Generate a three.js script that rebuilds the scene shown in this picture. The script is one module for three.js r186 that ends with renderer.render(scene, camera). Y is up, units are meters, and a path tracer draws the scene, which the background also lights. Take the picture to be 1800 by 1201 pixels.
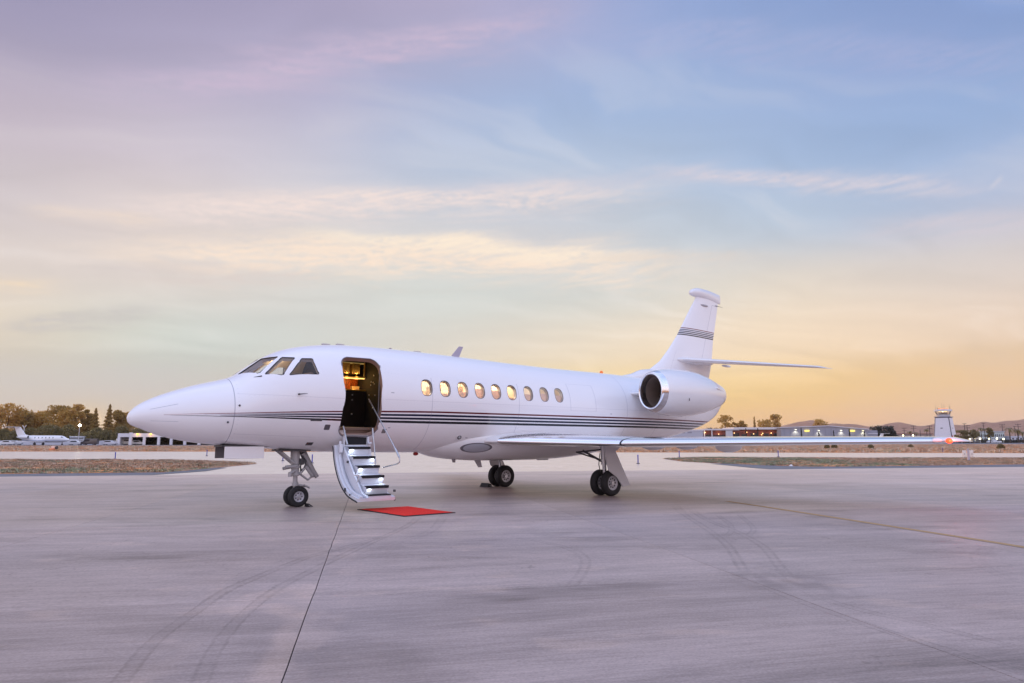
import * as THREE from 'three';
import { mergeGeometries, mergeVertices, toCreasedNormals } from 'three/addons/utils/BufferGeometryUtils.js';
import { RoundedBoxGeometry } from 'three/addons/geometries/RoundedBoxGeometry.js';
import { Brush, Evaluator, SUBTRACTION } from 'three-bvh-csg';
import { createNoise2D, createNoise3D } from 'simplex-noise';

// ---------------------------------------------------------------- camera, sky, sun, exposure
const scene = new THREE.Scene();
const F = 1186.294, HC = 1.428, PITCH = 8.3546 * Math.PI / 180;
const camera = new THREE.PerspectiveCamera(53.697, 1024 / 683, 0.1, 30000);
camera.position.set(0, HC, 0);
camera.rotation.set(PITCH, 0, 0);
scene.add(camera);

const renderer = new THREE.WebGLRenderer({ antialias: true });
renderer.setSize(1024, 683);
renderer.toneMapping = THREE.LinearToneMapping;
renderer.toneMappingExposure = 1.0;
renderer.shadowMap.enabled = true;

function mulberry(a) { return () => { a |= 0; a = a + 0x6D2B79F5 | 0; let t = Math.imul(a ^ a >>> 15, 1 | a); t = t + Math.imul(t ^ t >>> 7, 61 | t) ^ t; return ((t ^ t >>> 14) >>> 0) / 4294967296; }; }
const rnd = mulberry(20240611);
const N2 = createNoise2D(mulberry(7)), N2b = createNoise2D(mulberry(91)), N3 = createNoise3D(mulberry(13));
const fbm = (x, y, o = 4, n = N2) => { let s = 0, a = 0.5, f = 1; for (let i = 0; i < o; i++) { s += a * n(x * f + i * 17.3, y * f - i * 9.1); a *= 0.5; f *= 2.03; } return s; };
const clamp = (x, a, b) => Math.min(b, Math.max(a, x));
const sstep = (a, b, x) => { const t = clamp((x - a) / (b - a), 0, 1); return t * t * (3 - 2 * t); };
const mix = (a, b, t) => a + (b - a) * t;
const lin = c => { c /= 255; return c <= 0.04045 ? c / 12.92 : ((c + 0.055) / 1.055) ** 2.4; };
const RAD = Math.PI / 180;

const SUN_AZ = -32.0, SUN_EL = 0.85;             // degrees; azimuth from straight ahead, to the right positive
const SKY_OUT = 1.85;                           // the sky away from the sunset is a little brighter
{
  // colours of the dusk sky at (azimuth, elevation), continued smoothly all round
  const AZ = [-38, -28, -18, -8, 2, 12, 22, 32, 39], EL = [1, 4, 8, 12, 17, 22, 28, 34];
  const G = [
    [[194,180,160],[200,180,152],[206,184,148],[225,192,138],[235,195,125],[238,192,118],[233,180,112],[213,168,122],[200,160,125]],
    [[188,182,172],[186,184,181],[200,194,180],[225,208,170],[238,213,160],[241,211,150],[240,205,145],[228,190,135],[215,180,138]],
    [[230,214,194],[203,213,207],[206,211,208],[216,212,205],[231,218,200],[240,222,197],[247,224,196],[239,215,190],[224,204,188]],
    [[219,208,203],[220,211,206],[214,213,209],[207,214,211],[208,212,209],[209,210,206],[230,216,198],[218,208,200],[215,205,202]],
    [[208,199,203],[225,213,208],[218,212,210],[212,211,211],[208,207,211],[200,207,214],[190,203,218],[175,192,218],[182,190,214]],
    [[192,180,194],[206,197,208],[203,201,213],[183,195,215],[188,199,217],[180,196,219],[165,187,220],[155,180,217],[150,175,215]],
    [[158,153,182],[176,169,194],[183,177,202],[163,179,212],[158,181,216],[157,180,216],[155,176,214],[152,170,212],[135,160,208]],
    [[150,145,178],[155,150,182],[165,158,188],[177,168,196],[176,173,206],[150,168,212],[140,162,210],[130,155,206],[128,152,205]]];
  const rest = el => {   // sky beyond the frame, away from the sunset
    const S = [[0,[210,188,184]],[6,[214,196,198]],[14,[206,200,214]],[28,[186,196,228]],[50,[170,185,226]],[90,[162,178,224]]];
    let i = 0; while (i < S.length - 2 && el > S[i + 1][0]) i++;
    const t = sstep(S[i][0], S[i + 1][0], el);
    return [0, 1, 2].map(k => mix(lin(S[i][1][k]), lin(S[i + 1][1][k]), t));
  };
  const LW = 181, LH = 91, low = new Float32Array(LW * LH * 3);   // 2 degrees by 1 degree
  for (let j = 0; j < LH; j++) for (let i = 0; i < LW; i++) {
    const az = -180 + i * 2, el = j;
    let w = 1e-9, c = [0, 0, 0];
    for (let r = 0; r < 8; r++) for (let q = 0; q < 9; q++) {
      const da = (clamp(az, -42, 42) - AZ[q]) / 5.6, de = (Math.min(el, 36) - EL[r]) / (1.3 + EL[r] * 0.062);
      const g = Math.exp(-0.5 * (da * da + de * de)) / (1.3 + EL[r] * 0.062);
      w += g; for (let k = 0; k < 3; k++) c[k] += g * lin(G[r][q][k]) * (EL[r] < 13 ? [1.07, 1.065, 1.05][k] : 1.03);
    }
    const out = Math.max(sstep(42, 115, Math.abs(az)), sstep(36, 72, el));
    const R = rest(el), B = mix(1, SKY_OUT, out);
    for (let k = 0; k < 3; k++) low[(j * LW + i) * 3 + k] = mix(c[k] / w, R[k], out) * B;
  }
  // cirrus: centre elevation at a0 and a1, half height, az range, colour, strength, waviness
  const bands = [
    { a0: -27, e0: 14.3, em: 15.7, a1: 10, e1: 15.1, h: 1.45, c: [252,231,212], s: 0.95, w: 1.2 },
    { a0: -14, e0: 16.8, em: 16.4, a1: 9.4, e1: 15.4, h: 0.7, c: [255,238,217], s: 0.85, w: 1.0 },
    { a0: -27, e0: 17.7, em: 20.1, a1: 8, e1: 20.9, h: 1.0, c: [243,226,220], s: 0.85, w: 1.0 },
    { a0: 15, e0: 21.9, em: 20.1, a1: 33.5, e1: 18.2, h: 0.6, c: [222,213,221], s: 0.75, w: 0.8 },
    { a0: -4, e0: 21.3, a1: 16, e1: 22.0, h: 0.8, c: [204,204,219], s: 0.4, w: 1.0 },
    { a0: -29, e0: 26.4, em: 30.8, a1: 1, e1: 33.8, h: 1.1, c: [206,188,211], s: 0.65, w: 1.6 },
    { a0: 9, e0: 32.8, em: 29.8, a1: 40, e1: 24.8, h: 1.2, c: [172,180,217], s: 0.5, w: 1.6 },
    { a0: -36.5, e0: 7.9, a1: -29, e1: 9.7, h: 0.55, c: [196,191,190], s: 0.6, w: 0.7 },
    { a0: -33, e0: 12.4, a1: -18, e1: 13.4, h: 0.7, c: [208,200,200], s: 0.5, w: 0.9 },
    { a0: -44, e0: 10.2, a1: -35.5, e1: 10.8, h: 0.5, c: [246,224,196], s: 0.7, w: 0.6 },
    { a0: -36, e0: 15.9, a1: -29, e1: 16.4, h: 0.4, c: [238,220,206], s: 0.55, w: 0.5 },
    { a0: 30, e0: 15.6, a1: 44, e1: 14.6, h: 0.8, c: [214,206,214], s: 0.6, w: 1.2 },
    { a0: 8, e0: 15.2, a1: 20, e1: 14.9, h: 0.45, c: [228,216,206], s: 0.55, w: 0.8 },
    { a0: 36.6, e0: 17.4, a1: 37.3, e1: 18.0, h: 0.16, c: [204,206,222], s: 0.8, w: 0.15 },
  ].map(b => ({ ...b, c: b.c.map(lin) }));
  const W = 3072, H = 1536, data = new Float32Array(W * H * 4);
  const dir = new THREE.Vector3(), sun = new THREE.Vector3(Math.sin(SUN_AZ * RAD) * Math.cos(SUN_EL * RAD), Math.sin(SUN_EL * RAD), -Math.cos(SUN_AZ * RAD) * Math.cos(SUN_EL * RAD));
  for (let j = 0; j < H; j++) {
    const el = ((j + 0.5) / H - 0.5) * 180, e = Math.max(el, 0), y = Math.min(e, 89.99), j0 = Math.floor(y), fy = y - j0;
    for (let i = 0; i < W; i++) {
      const th = ((i + 0.5) / W - 0.5) * 2 * Math.PI;              // atan2(z, x)
      let az = th / RAD + 90; if (az > 180) az -= 360;              // 0 straight ahead (-z), + right
      const at = (j * W + i) * 4;
      if (el < -1.5) { data[at] = 0.30; data[at + 1] = 0.27; data[at + 2] = 0.27; data[at + 3] = 1; continue; }
      const xx = (az + 180) / 2, i0 = Math.min(LW - 2, Math.floor(xx)), fx = xx - i0;
      const col = [0, 1, 2].map(k => mix(mix(low[(j0 * LW + i0) * 3 + k], low[(j0 * LW + i0 + 1) * 3 + k], fx), mix(low[((j0 + 1) * LW + i0) * 3 + k], low[((j0 + 1) * LW + i0 + 1) * 3 + k], fx), fy));
      dir.set(Math.cos(th) * Math.cos(e * RAD), Math.sin(e * RAD), Math.sin(th) * Math.cos(e * RAD));
      // thin streaks everywhere, drawn out along the wind
      const qx = dir.x / (dir.y + 0.16), qz = dir.z / (dir.y + 0.16);
      const wx = fbm(qx * 0.7 + 3, qz * 0.7, 3, N2b) * 0.55;
      const st = fbm(qx * 0.55 + wx + 11, (qz + 0.25 * qx) * 2.6 + wx * 1.6, 5);
      const veil = fbm(qx * 0.35 - 5, qz * 0.8 + 2, 3, N2b);
      const k0 = 1 + 0.075 * st + 0.05 * veil;
      const far = Math.max(sstep(42, 80, Math.abs(az)), sstep(36, 55, el));
      for (let k = 0; k < 3; k++) col[k] *= k0;
      const ci = sstep(0.08, 0.5, st + 0.4 * veil) * (0.14 + 0.3 * far) * sstep(3, 12, e);
      const tint = [1.06, 0.99, 0.97];
      for (let k = 0; k < 3; k++) col[k] = mix(col[k], Math.max(col[0], col[1], col[2]) * tint[k], ci);
      if (Math.abs(az) < 50 && el < 40) {
        const fine = fbm(az * 0.16 + 2.2 * fbm(az * 0.05, el * 0.2, 2, N2b), el * 1.5 - az * 0.08, 5, N2);
        const wisp = fbm(az * 0.22 + 1.2 * fine, el * 2.6 - az * 0.62, 5, N2b), broad = fbm(az * 0.06 + 8, el * 0.35 - az * 0.02, 3, N2b);
        for (const b of bands) {
          const t = (az - b.a0) / (b.a1 - b.a0);
          if (t < -0.3 || t > 1.3) continue;
          const d = (el - mix(b.e0, b.e1, t) - (b.em ? 4 * t * (1 - t) * (b.em - (b.e0 + b.e1) / 2) : 0) - broad * b.w * 0.8) / b.h;
          const edge = d > 0 ? d * 1.15 + 0.55 * fine : d * 0.75 + 0.3 * fine;
          const m = 1.08 * Math.exp(-edge * edge) * sstep(-0.3, 0.15, t) * (1 - sstep(0.8, 1.3, t)) * b.s * clamp(0.75 + 0.6 * fine + 0.5 * wisp, 0, 1.12);
          for (let k = 0; k < 3; k++) col[k] = mix(col[k], b.c[k], clamp(m, 0, 1));
        }
      }
      // glow round the sun, low behind the trees on the left
      const g = Math.acos(clamp(dir.dot(sun), -1, 1)) / RAD, gl = 0.6 * Math.exp(-g * g / 1.5) + 0.05 * Math.exp(-g * g / 12);
      col[0] += gl * 1.0; col[1] += gl * 0.66; col[2] += gl * 0.26;
      data[at] = col[0]; data[at + 1] = col[1]; data[at + 2] = col[2]; data[at + 3] = 1;
    }
  }
  const sky = new THREE.DataTexture(data, W, H, THREE.RGBAFormat, THREE.FloatType);
  sky.mapping = THREE.EquirectangularReflectionMapping; sky.magFilter = THREE.LinearFilter; sky.needsUpdate = true;
  scene.background = sky; scene.environment = sky;
}
const sunLight = new THREE.DirectionalLight(new THREE.Color(1.0, 0.58, 0.25), 2.6);
sunLight.position.set(Math.sin(SUN_AZ * RAD) * 400, Math.tan(SUN_EL * RAD) * 400, -Math.cos(SUN_AZ * RAD) * 400 - 20);
sunLight.target.position.set(0, 0, -20);
sunLight.castShadow = true; sunLight.shadow.radius = 3;
sunLight.shadow.mapSize.set(4096, 4096);
Object.assign(sunLight.shadow.camera, { left: -120, right: 120, top: 60, bottom: -30, near: 1, far: 900 });
scene.add(sunLight, sunLight.target);
scene.fog = new THREE.FogExp2(new THREE.Color(0.85, 0.72, 0.68), 0.00006);

// ---------------------------------------------------------------- helpers
const used = {};
function numbered(n) { used[n] = (used[n] || 0) + 1; return used[n] === 1 ? n : n + '_' + String(used[n] - 1).padStart(3, '0'); }
function tag(o, label, category, group, kind) { if (label) o.userData.label = label; if (category) o.userData.category = category; if (group) o.userData.group = group; if (kind) o.userData.kind = kind; return o; }
function thing(name, label, category, p = [0, 0, 0], turn = 0, group) { const o = new THREE.Group(); o.name = numbered(name); o.position.set(...p); o.rotation.y = turn; scene.add(o); return tag(o, label, category, group); }
function part(parent, name, geo, mat, label) { const m = new THREE.Mesh(geo, mat); m.name = name; m.castShadow = m.receiveShadow = true; if (label) m.userData.label = label; parent.add(m); return m; }
function struct(name, geo, mat) { const m = part(scene, numbered(name), geo, mat); m.userData.kind = 'structure'; return m; }
function copyOf(o, label) { const c = o.clone(); c.name = numbered(o.name.replace(/_\d+$/, '')); c.userData = { ...o.userData }; if (label) c.userData.label = label; scene.add(c); return c; }
const V = (x, y, z) => new THREE.Vector3(x, y, z);
const tr = (g, x, y, z) => g.translate(x, y, z);
const box = (sx, sy, sz, x = 0, y = 0, z = 0) => new THREE.BoxGeometry(sx, sy, sz).translate(x, y, z);
const rbox = (sx, sy, sz, x = 0, y = 0, z = 0, r = 0.02, s = 2) => new RoundedBoxGeometry(sx, sy, sz, s, Math.min(r, sx / 2.01, sy / 2.01, sz / 2.01)).translate(x, y, z);
const cyl = (r0, r1, h, x = 0, y = 0, z = 0, n = 16) => new THREE.CylinderGeometry(r1, r0, h, n).translate(x, y, z);
const strip = g => { for (const k of Object.keys(g.attributes)) if (!['position', 'normal', 'uv'].includes(k)) g.deleteAttribute(k); return g.index ? g.toNonIndexed() : g; };
const merge = list => mergeGeometries(list.map(strip));
function rod(a, b, r, n = 10, r2 = r) { const A = V(...a), B = V(...b), d = B.clone().sub(A); const g = new THREE.CylinderGeometry(r2, r, d.length(), n); g.translate(0, d.length() / 2, 0); g.applyQuaternion(new THREE.Quaternion().setFromUnitVectors(V(0, 1, 0), d.normalize())); return g.translate(...a); }
function tube(pts, r, n = 8, seg = 24, tension = 0.2) { return new THREE.TubeGeometry(new THREE.CatmullRomCurve3(pts.map(p => V(...p)), false, 'catmullrom', tension), seg, r, n, false); }
function prism(poly, h0, h1, axis = 'y') {   // polygon [a,b] pushed along an axis: 'z' -> (x,y), 'y' -> (x,z), 'x' -> (z,y)
  const s = new THREE.Shape(poly.map(p => new THREE.Vector2(p[0], p[1])));
  const g = new THREE.ExtrudeGeometry(s, { depth: h1 - h0, bevelEnabled: false });
  g.translate(0, 0, h0);
  if (axis === 'x') { g.applyMatrix4(new THREE.Matrix4().set(0, 0, 1, 0, 0, 1, 0, 0, 1, 0, 0, 0, 0, 0, 0, 1)); flip(g); }
  if (axis === 'y') { g.applyMatrix4(new THREE.Matrix4().set(1, 0, 0, 0, 0, 0, 1, 0, 0, 1, 0, 0, 0, 0, 0, 1)); flip(g); }
  return g;
}
function flip(g) {
  if (g.index) { const a = g.index.array; for (let i = 0; i < a.length; i += 3) { const t = a[i]; a[i] = a[i + 1]; a[i + 1] = t; } g.computeVertexNormals(); return g; }
  for (const at of Object.values(g.attributes)) { const n = at.itemSize, a = at.array; for (let i = 0; i < at.count; i += 3) for (let k = 0; k < n; k++) { const t = a[i * n + k]; a[i * n + k] = a[(i + 1) * n + k]; a[(i + 1) * n + k] = t; } }
  g.computeVertexNormals(); return g;
}
function gridGeo(nu, nv, fn, closeU = false) {   // fn(u 0..1, v 0..1) -> [x,y,z,(u,v)]
  const p = [], uv = [], ix = [];
  for (let i = 0; i <= nu; i++) for (let j = 0; j <= nv; j++) { const q = fn(i / nu, j / nv); p.push(q[0], q[1], q[2]); uv.push(q[3] ?? i / nu, q[4] ?? j / nv); }
  for (let i = 0; i < nu; i++) for (let j = 0; j < nv; j++) { const a = i * (nv + 1) + j, b = a + nv + 1; ix.push(a, b, a + 1, b, b + 1, a + 1); }
  const g = new THREE.BufferGeometry(); g.setAttribute('position', new THREE.Float32BufferAttribute(p, 3)); g.setAttribute('uv', new THREE.Float32BufferAttribute(uv, 2)); g.setIndex(ix); g.computeVertexNormals(); return g;
}
const RGB = (r, g, b) => new THREE.Color().setRGB(r, g, b);
const M = (r, g, b, rough = 0.6, extra = {}) => new THREE.MeshStandardMaterial({ color: RGB(r, g, b), roughness: rough, ...extra });
const P = (r, g, b, rough, extra = {}) => new THREE.MeshPhysicalMaterial({ color: RGB(r, g, b), roughness: rough, ...extra });
const glow = (r, g, b, k) => new THREE.MeshStandardMaterial({ color: RGB(r * 0.5, g * 0.5, b * 0.5), emissive: RGB(r, g, b), emissiveIntensity: k, roughness: 0.5 });
function lamp(parent, x, y, z, r, g, b, cd, rad = 1) { const l = new THREE.PointLight(RGB(r, g, b), cd, 0, 2); l.position.set(x, y, z); l.castShadow = true; l.shadow.radius = rad; parent.add(l); return l; }
const Xat = (u, Z) => (u - 900) / F * Z * Math.cos(PITCH) * 1.0;              // metres across at depth Z
const Yat = (v, Z) => HC + Z * Math.tan(PITCH + Math.atan((600.5 - v) / F));   // metres up at depth Z

// ---------------------------------------------------------------- materials
const mat = {
  white: P(0.84, 0.84, 0.86, 0.28, { clearcoat: 1, clearcoatRoughness: 0.04 }),
  chrome: P(0.86, 0.87, 0.9, 0.13, { metalness: 1 }),
  steel: M(0.55, 0.55, 0.57, 0.35, { metalness: 0.8 }),
  gearGrey: M(0.42, 0.41, 0.42, 0.5, { metalness: 0.15 }),
  gearDark: M(0.06, 0.06, 0.065, 0.5),
  rubber: M(0.014, 0.013, 0.015, 0.7),
  tread: M(0.008, 0.008, 0.012, 0.75),
  stair: P(0.72, 0.74, 0.8, 0.4, { clearcoat: 0.4, clearcoatRoughness: 0.2 }),
  seal: M(0.012, 0.012, 0.02, 0.6),
  liner: M(0.78, 0.66, 0.5, 0.6),
  jamb: M(0.36, 0.22, 0.17, 0.45, { metalness: 0.2 }),
  wjamb: M(0.5, 0.46, 0.42, 0.5),
  glass: P(0.96, 0.96, 0.98, 0.02, { transmission: 1, thickness: 0, ior: 1.5 }),
  dark: P(0.012, 0.009, 0.008, 0.35, { clearcoat: 0.4, clearcoatRoughness: 0.2 }),
  brass: M(0.75, 0.5, 0.18, 0.3, { metalness: 0.9 }),
};
mat.chrome.name = 'polished'; mat.white.name = 'paint';

// ---------------------------------------------------------------- ground: slabs, taxiway, islands, verge
const e1 = [0.979, 0.204], e2 = [-0.204, 0.979];                // slab axes as (X, Z ahead)
const abOf = (X, Z) => [X * e1[0] + Z * e1[1], X * e2[0] + Z * e2[1]];
const xzOf = (a, b) => [a * e1[0] + b * e2[0], a * e1[1] + b * e2[1]];
const tyreMarks = [
  [0.10, 0.25, [-2.34,4.27],[-2.58,5.15],[-2.67,5.94],[-2.75,6.73],[-2.70,7.41],[-2.62,8.07],[-2.50,8.77],[-2.33,9.21],[-1.9,10.6]],
  [0.10, 0.25, [-1.86,4.27],[-2.06,4.95],[-2.19,5.61],[-2.26,6.23],[-2.29,6.99],[-2.22,7.83],[-2.18,8.36],[-2.00,9.81],[-1.78,11.73],[-1.75,12.91]],
  [0.12, 0.14, [-1.9,8.8],[-1.64,9.81],[-1.33,10.88],[-1.29,12.82],[-1.48,15.90]],
  [0.10, 0.25, [3.60,15.2],[3.40,13.81],[3.15,11.01],[2.96,9.55],[2.60,7.89],[2.50,7.27],[2.58,6.39],[2.75,5.70],[2.86,5.30],[3.2,4.4]],
  [0.10, 0.25, [3.7,14.2],[3.55,12.55],[3.56,11.01],[3.43,9.55],[3.08,8.07],[2.88,7.13],[2.83,6.50],[3.00,5.97],[3.18,5.67],[3.54,4.95]],
  [0.10, 0.2, [0.1,10.3],[0.41,9.97],[0.76,9.31],[0.89,8.64],[0.78,7.73],[0.59,6.99]],
  [0.07, 0.26, [3.99,13.50],[3.70,11.73],[3.32,10.68],[3.09,10.37]],
  [0.07, 0.26, [4.43,13.50],[3.95,11.36],[3.60,10.56]],
  [0.14, 0.14, [-11,9.5],[-6.8,10.5],[-3.4,13.2],[-1.8,17]],
  [0.12, 0.10, [-9,14],[-6,13.2],[-2.5,14.6],[1.5,13.6]],
  [0.12, 0.16, [-0.2,13.7],[0.3,12.9],[-0.3,12.2],[-1.1,12.4]],
  [0.12, 0.10, [5.5,6.2],[5.2,7.2],[5.6,8.4],[6.4,9.4]],
].map(m => { const c = new THREE.CatmullRomCurve3(m.slice(2).map(p => V(p[0], 0, p[1])), false, 'centripetal'); return { w: m[0], k: m[1], pts: c.getPoints(90).map(p => [p.x, p.z]) }; });
const smudges = [[2.55, 7.2, 0.35, 0.26], [2.95, 7.15, 0.4, 0.3], [0.85, 8.7, 0.3, 0.12], [-1.7, 9.3, 0.45, 0.12], [3.2, 10.6, 0.6, 0.1]];
function concrete(X, Z, texel) {       // reflectance (grey level and warmth) of the apron at a place
  const [a, b] = abOf(X, Z);
  const wob = 0.25 * N2(a * 0.12, b * 0.12);
  let v = 0.37;
  v += 0.085 * fbm(a * 0.05 + 4, b * 0.30 + wob, 4);                       // broad wash along the lanes
  v += 0.075 * fbm(a * 0.16 + 9, (b + wob) * 1.5, 4, N2b);                  // drawn-out streaks
  if (texel < 0.06) v += 0.05 * fbm(a * 0.55, (b + wob * 0.4) * 7, 3) * clamp(0.07 / texel - 1, 0, 1);
  if (texel < 0.025) v += 0.040 * N2b(a * 1.7, b * 34) + 0.022 * N2(a * 26, b * 26);
  v += 0.05 * fbm(X * 0.35 + 50, Z * 0.35, 3) - 0.08 * sstep(0.2, 0.6, fbm(X * 0.22 + 3, Z * 0.5 + 1, 4));
  const ck = Math.abs(fbm(a * 0.35 + 40, b * 0.35, 4)); if (texel < 0.03 && ck < 0.004 && N2(a * 0.15, b * 0.15 + 7) > 0.25) v *= 0.72;
  let warm = 0.012 * fbm(X * 0.15 - 20, Z * 0.15, 3) + 0.004;
  const lane = Math.floor((a + 0.476) / 4.36), row = Math.floor((b - 0.6) / 6.1); v *= 1 + 0.07 * N2(lane * 7.7 + 0.5, row * 5.3 + 0.2); warm += 0.008 * N2b(lane * 3.1, row * 4.7);
  const skySheen = sstep(18, 28, Z + 0.08 * X + 1.5 * N2(X * 0.08, Z * 0.3)); v += 0.16 * skySheen; warm += 0.03 * skySheen;  // sunset sky sheen on the far apron, painted in as paler, warmer concrete
  // pale worn concrete along the wide joint and a few pale scuffs
  const seam = a + 0.476;
  if (seam < 0 && seam > -1.6) { const k = sstep(-1.6, 0, seam) * sstep(0.0, 0.45, fbm(a * 0.9 + 3, b * 0.5, 3) + 0.1) * (b < 8 ? 1 : 0.4); v += 0.09 * k; warm += 0.02 * k; }
  if (seam > 0 && seam < 0.7) { const k = (1 - sstep(0, 0.7, seam)) * sstep(-0.1, 0.4, fbm(a * 1.4, b * 0.7 + 6, 3)); v += 0.07 * k; warm += 0.012 * k; }
  const sc = sstep(0.34, 0.62, fbm(X * 0.5 + 31, Z * 0.9 + 7, 4, N2b)); v += 0.05 * sc; warm += 0.012 * sc;
  return [v, warm, a, b];
}
function apronTexture(W, H, a0, a1, b0, b1) {
  const d = new Uint8Array(W * H * 4), dark = new Float32Array(W * H), texel = (a1 - a0) / W;
  for (const m of tyreMarks) for (let s = 0; s < m.pts.length - 1; s++) {
    const p = abOf(...m.pts[s]), q = abOf(...m.pts[s + 1]), len = Math.hypot(q[0] - p[0], q[1] - p[1]), n = Math.ceil(len / texel * 1.5) + 1;
    const nx = -(q[1] - p[1]) / len, ny = (q[0] - p[0]) / len, hw = Math.ceil(m.w / 2 / texel);
    for (let i = 0; i < n; i++) for (let o = -hw; o <= hw; o++) {
      const t = i / n, a = mix(p[0], q[0], t) + nx * o * texel, b = mix(p[1], q[1], t) + ny * o * texel;
      const x = Math.floor((a - a0) / texel), y = Math.floor((b - b0) / (b1 - b0) * H);
      if (x < 0 || y < 0 || x >= W || y >= H) continue;
      const across = Math.abs(o) / hw, prof = across > 0.6 ? 1 : 0.35, brk = clamp(0.75 + 0.6 * fbm(a * 1.5 + 5, b * 1.5, 2), 0.1, 1.2);
      dark[y * W + x] = Math.max(dark[y * W + x], m.k * prof * brk);
    }
  }
  const r2 = mulberry(5 + W + Math.round(b0 * 10));
  for (let y = 0; y < H; y++) for (let x = 0; x < W; x++) {
    const a = a0 + (x + 0.5) * texel, b = b0 + (y + 0.5) / H * (b1 - b0), [X, Z] = xzOf(a, b);
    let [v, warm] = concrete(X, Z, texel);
    let k = dark[y * W + x];
    for (const s of smudges) { const dd = ((X - s[0]) ** 2 + ((Z - s[1]) * 0.5) ** 2) / (s[2] * s[2]); if (dd < 6) k = Math.max(k, s[3] * Math.exp(-dd) * (0.8 + 0.5 * N2(X * 4, Z * 2))); }
    v *= 1 - k; v *= 1 + (r2() - 0.5) * 0.30;
    if (N2b(X * 1.3, Z * 1.3) > 0.93 && N2(X * 9, Z * 9) > 0.5) v *= 0.8;      // small oil spots
    const i = (y * W + x) * 4, enc = c => Math.round(255 * clamp(c <= 0.0031308 ? 12.92 * c : 1.055 * c ** (1 / 2.4) - 0.055, 0, 1));
    d[i] = enc(v * 1.09 + warm); d[i + 1] = enc(v * 0.855); d[i + 2] = enc(v * 0.775 - warm); d[i + 3] = 255;
  }
  const t = new THREE.DataTexture(d, W, H); t.colorSpace = THREE.SRGBColorSpace; t.magFilter = THREE.LinearFilter; t.minFilter = THREE.LinearFilter; t.needsUpdate = true;
  return t;
}
function noiseTexture(W, fn, srgb = false) {
  const d = new Uint8Array(W * W * 4);
  for (let y = 0; y < W; y++) for (let x = 0; x < W; x++) { const c = fn(x / W, y / W), i = (y * W + x) * 4; for (let k = 0; k < 3; k++) d[i + k] = clamp(Math.round(255 * (Array.isArray(c) ? c[k] : c)), 0, 255); d[i + 3] = 255; }
  const t = new THREE.DataTexture(d, W, W); t.wrapS = t.wrapT = THREE.RepeatWrapping; t.magFilter = THREE.LinearFilter; if (srgb) t.colorSpace = THREE.SRGBColorSpace; t.needsUpdate = true; return t;
}
const tile = (n, f) => (u, v) => { const a = u * 2 * Math.PI, b = v * 2 * Math.PI; return n(f * Math.cos(a), f * Math.sin(a), f * Math.cos(b) + f * 1.7 * Math.sin(b)); };
const grain = (() => { const r = mulberry(3); return noiseTexture(512, () => 0.35 + 0.65 * r()); })();

const ROW = 6.1, ROW0 = 0.6, LANE = 4.36, LANE0 = -0.476;
{
  const apron = new THREE.Group(); apron.name = 'apron'; apron.userData.kind = 'structure'; scene.add(apron);
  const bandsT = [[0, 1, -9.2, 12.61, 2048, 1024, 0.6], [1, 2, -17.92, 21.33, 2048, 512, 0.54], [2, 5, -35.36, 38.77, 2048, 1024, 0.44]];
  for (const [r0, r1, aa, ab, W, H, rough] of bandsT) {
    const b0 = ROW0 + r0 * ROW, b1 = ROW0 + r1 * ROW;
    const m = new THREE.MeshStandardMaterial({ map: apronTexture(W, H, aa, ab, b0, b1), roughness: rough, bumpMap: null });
    const gr = grain.clone(); gr.repeat.set((ab - aa) / 2.0, (b1 - b0) / 2.0); gr.needsUpdate = true; m.bumpMap = gr; m.bumpScale = 0.0012;
    for (let r = r0; r < r1; r++) for (let l = Math.round((aa - LANE0) / LANE); LANE0 + l * LANE < ab - 1; l++) {
      const gapL = l === 0 ? 0.0045 : 0.003, gapR = l === -1 ? 0.0045 : 0.003;
      const A0 = LANE0 + l * LANE + gapL, A1 = LANE0 + (l + 1) * LANE - gapR, B0 = ROW0 + r * ROW + 0.0025, B1 = ROW0 + (r + 1) * ROW - 0.0025;
      const p = [], uv = [], ix = [], n = 16, ragged = (a, b, on) => on ? 0.006 * N2(b * 3, a) : 0;
      const put = (a, b, y) => { const [X, Z] = xzOf(a, b); p.push(X, y, -Z); uv.push((a - aa) / (ab - aa), (b - b0) / (b1 - b0)); return p.length / 3 - 1; };
      // top strip along the lane, edges slightly ragged, then the four sides
      const L = [], R = [], L2 = [], R2 = [];
      for (let i = 0; i <= n; i++) { const b = mix(B0, B1, i / n), eL = ragged(A0, b, l === 0), eR = ragged(A1, b, l === -1); L.push(put(A0 + eL, b, 0)); R.push(put(A1 + eR, b, 0)); L2.push(put(A0 + eL, b, -0.03)); R2.push(put(A1 + eR, b, -0.03)); }
      for (let i = 0; i < n; i++) { ix.push(L[i], R[i], L[i + 1], R[i], R[i + 1], L[i + 1]); ix.push(L2[i], L[i], L2[i + 1], L[i], L[i + 1], L2[i + 1]); ix.push(R[i], R2[i], R[i + 1], R2[i], R2[i + 1], R[i + 1]); }
      ix.push(L2[0], R2[0], L[0], R2[0], R[0], L[0], L[n], R[n], L2[n], R[n], R2[n], L2[n]);
      const g = new THREE.BufferGeometry(); g.setAttribute('position', new THREE.Float32BufferAttribute(p, 3)); g.setAttribute('uv', new THREE.Float32BufferAttribute(uv, 2)); g.setIndex(ix);
      const flat = toCreasedNormals(g, 0.5);
      part(apron, 'slab', flat, m);
    }
  }
  const [p0, p1, p2, p3] = [xzOf(-35.3, 0.7), xzOf(38.7, 0.7), xzOf(38.7, 31), xzOf(-35.3, 31)];
  part(apron, 'joint_sealant', prism([p0, p1, p2, p3].map(p => [p[0], -p[1]]), -0.016, -0.012), M(0.022, 0.02, 0.022, 0.9));
}
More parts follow.
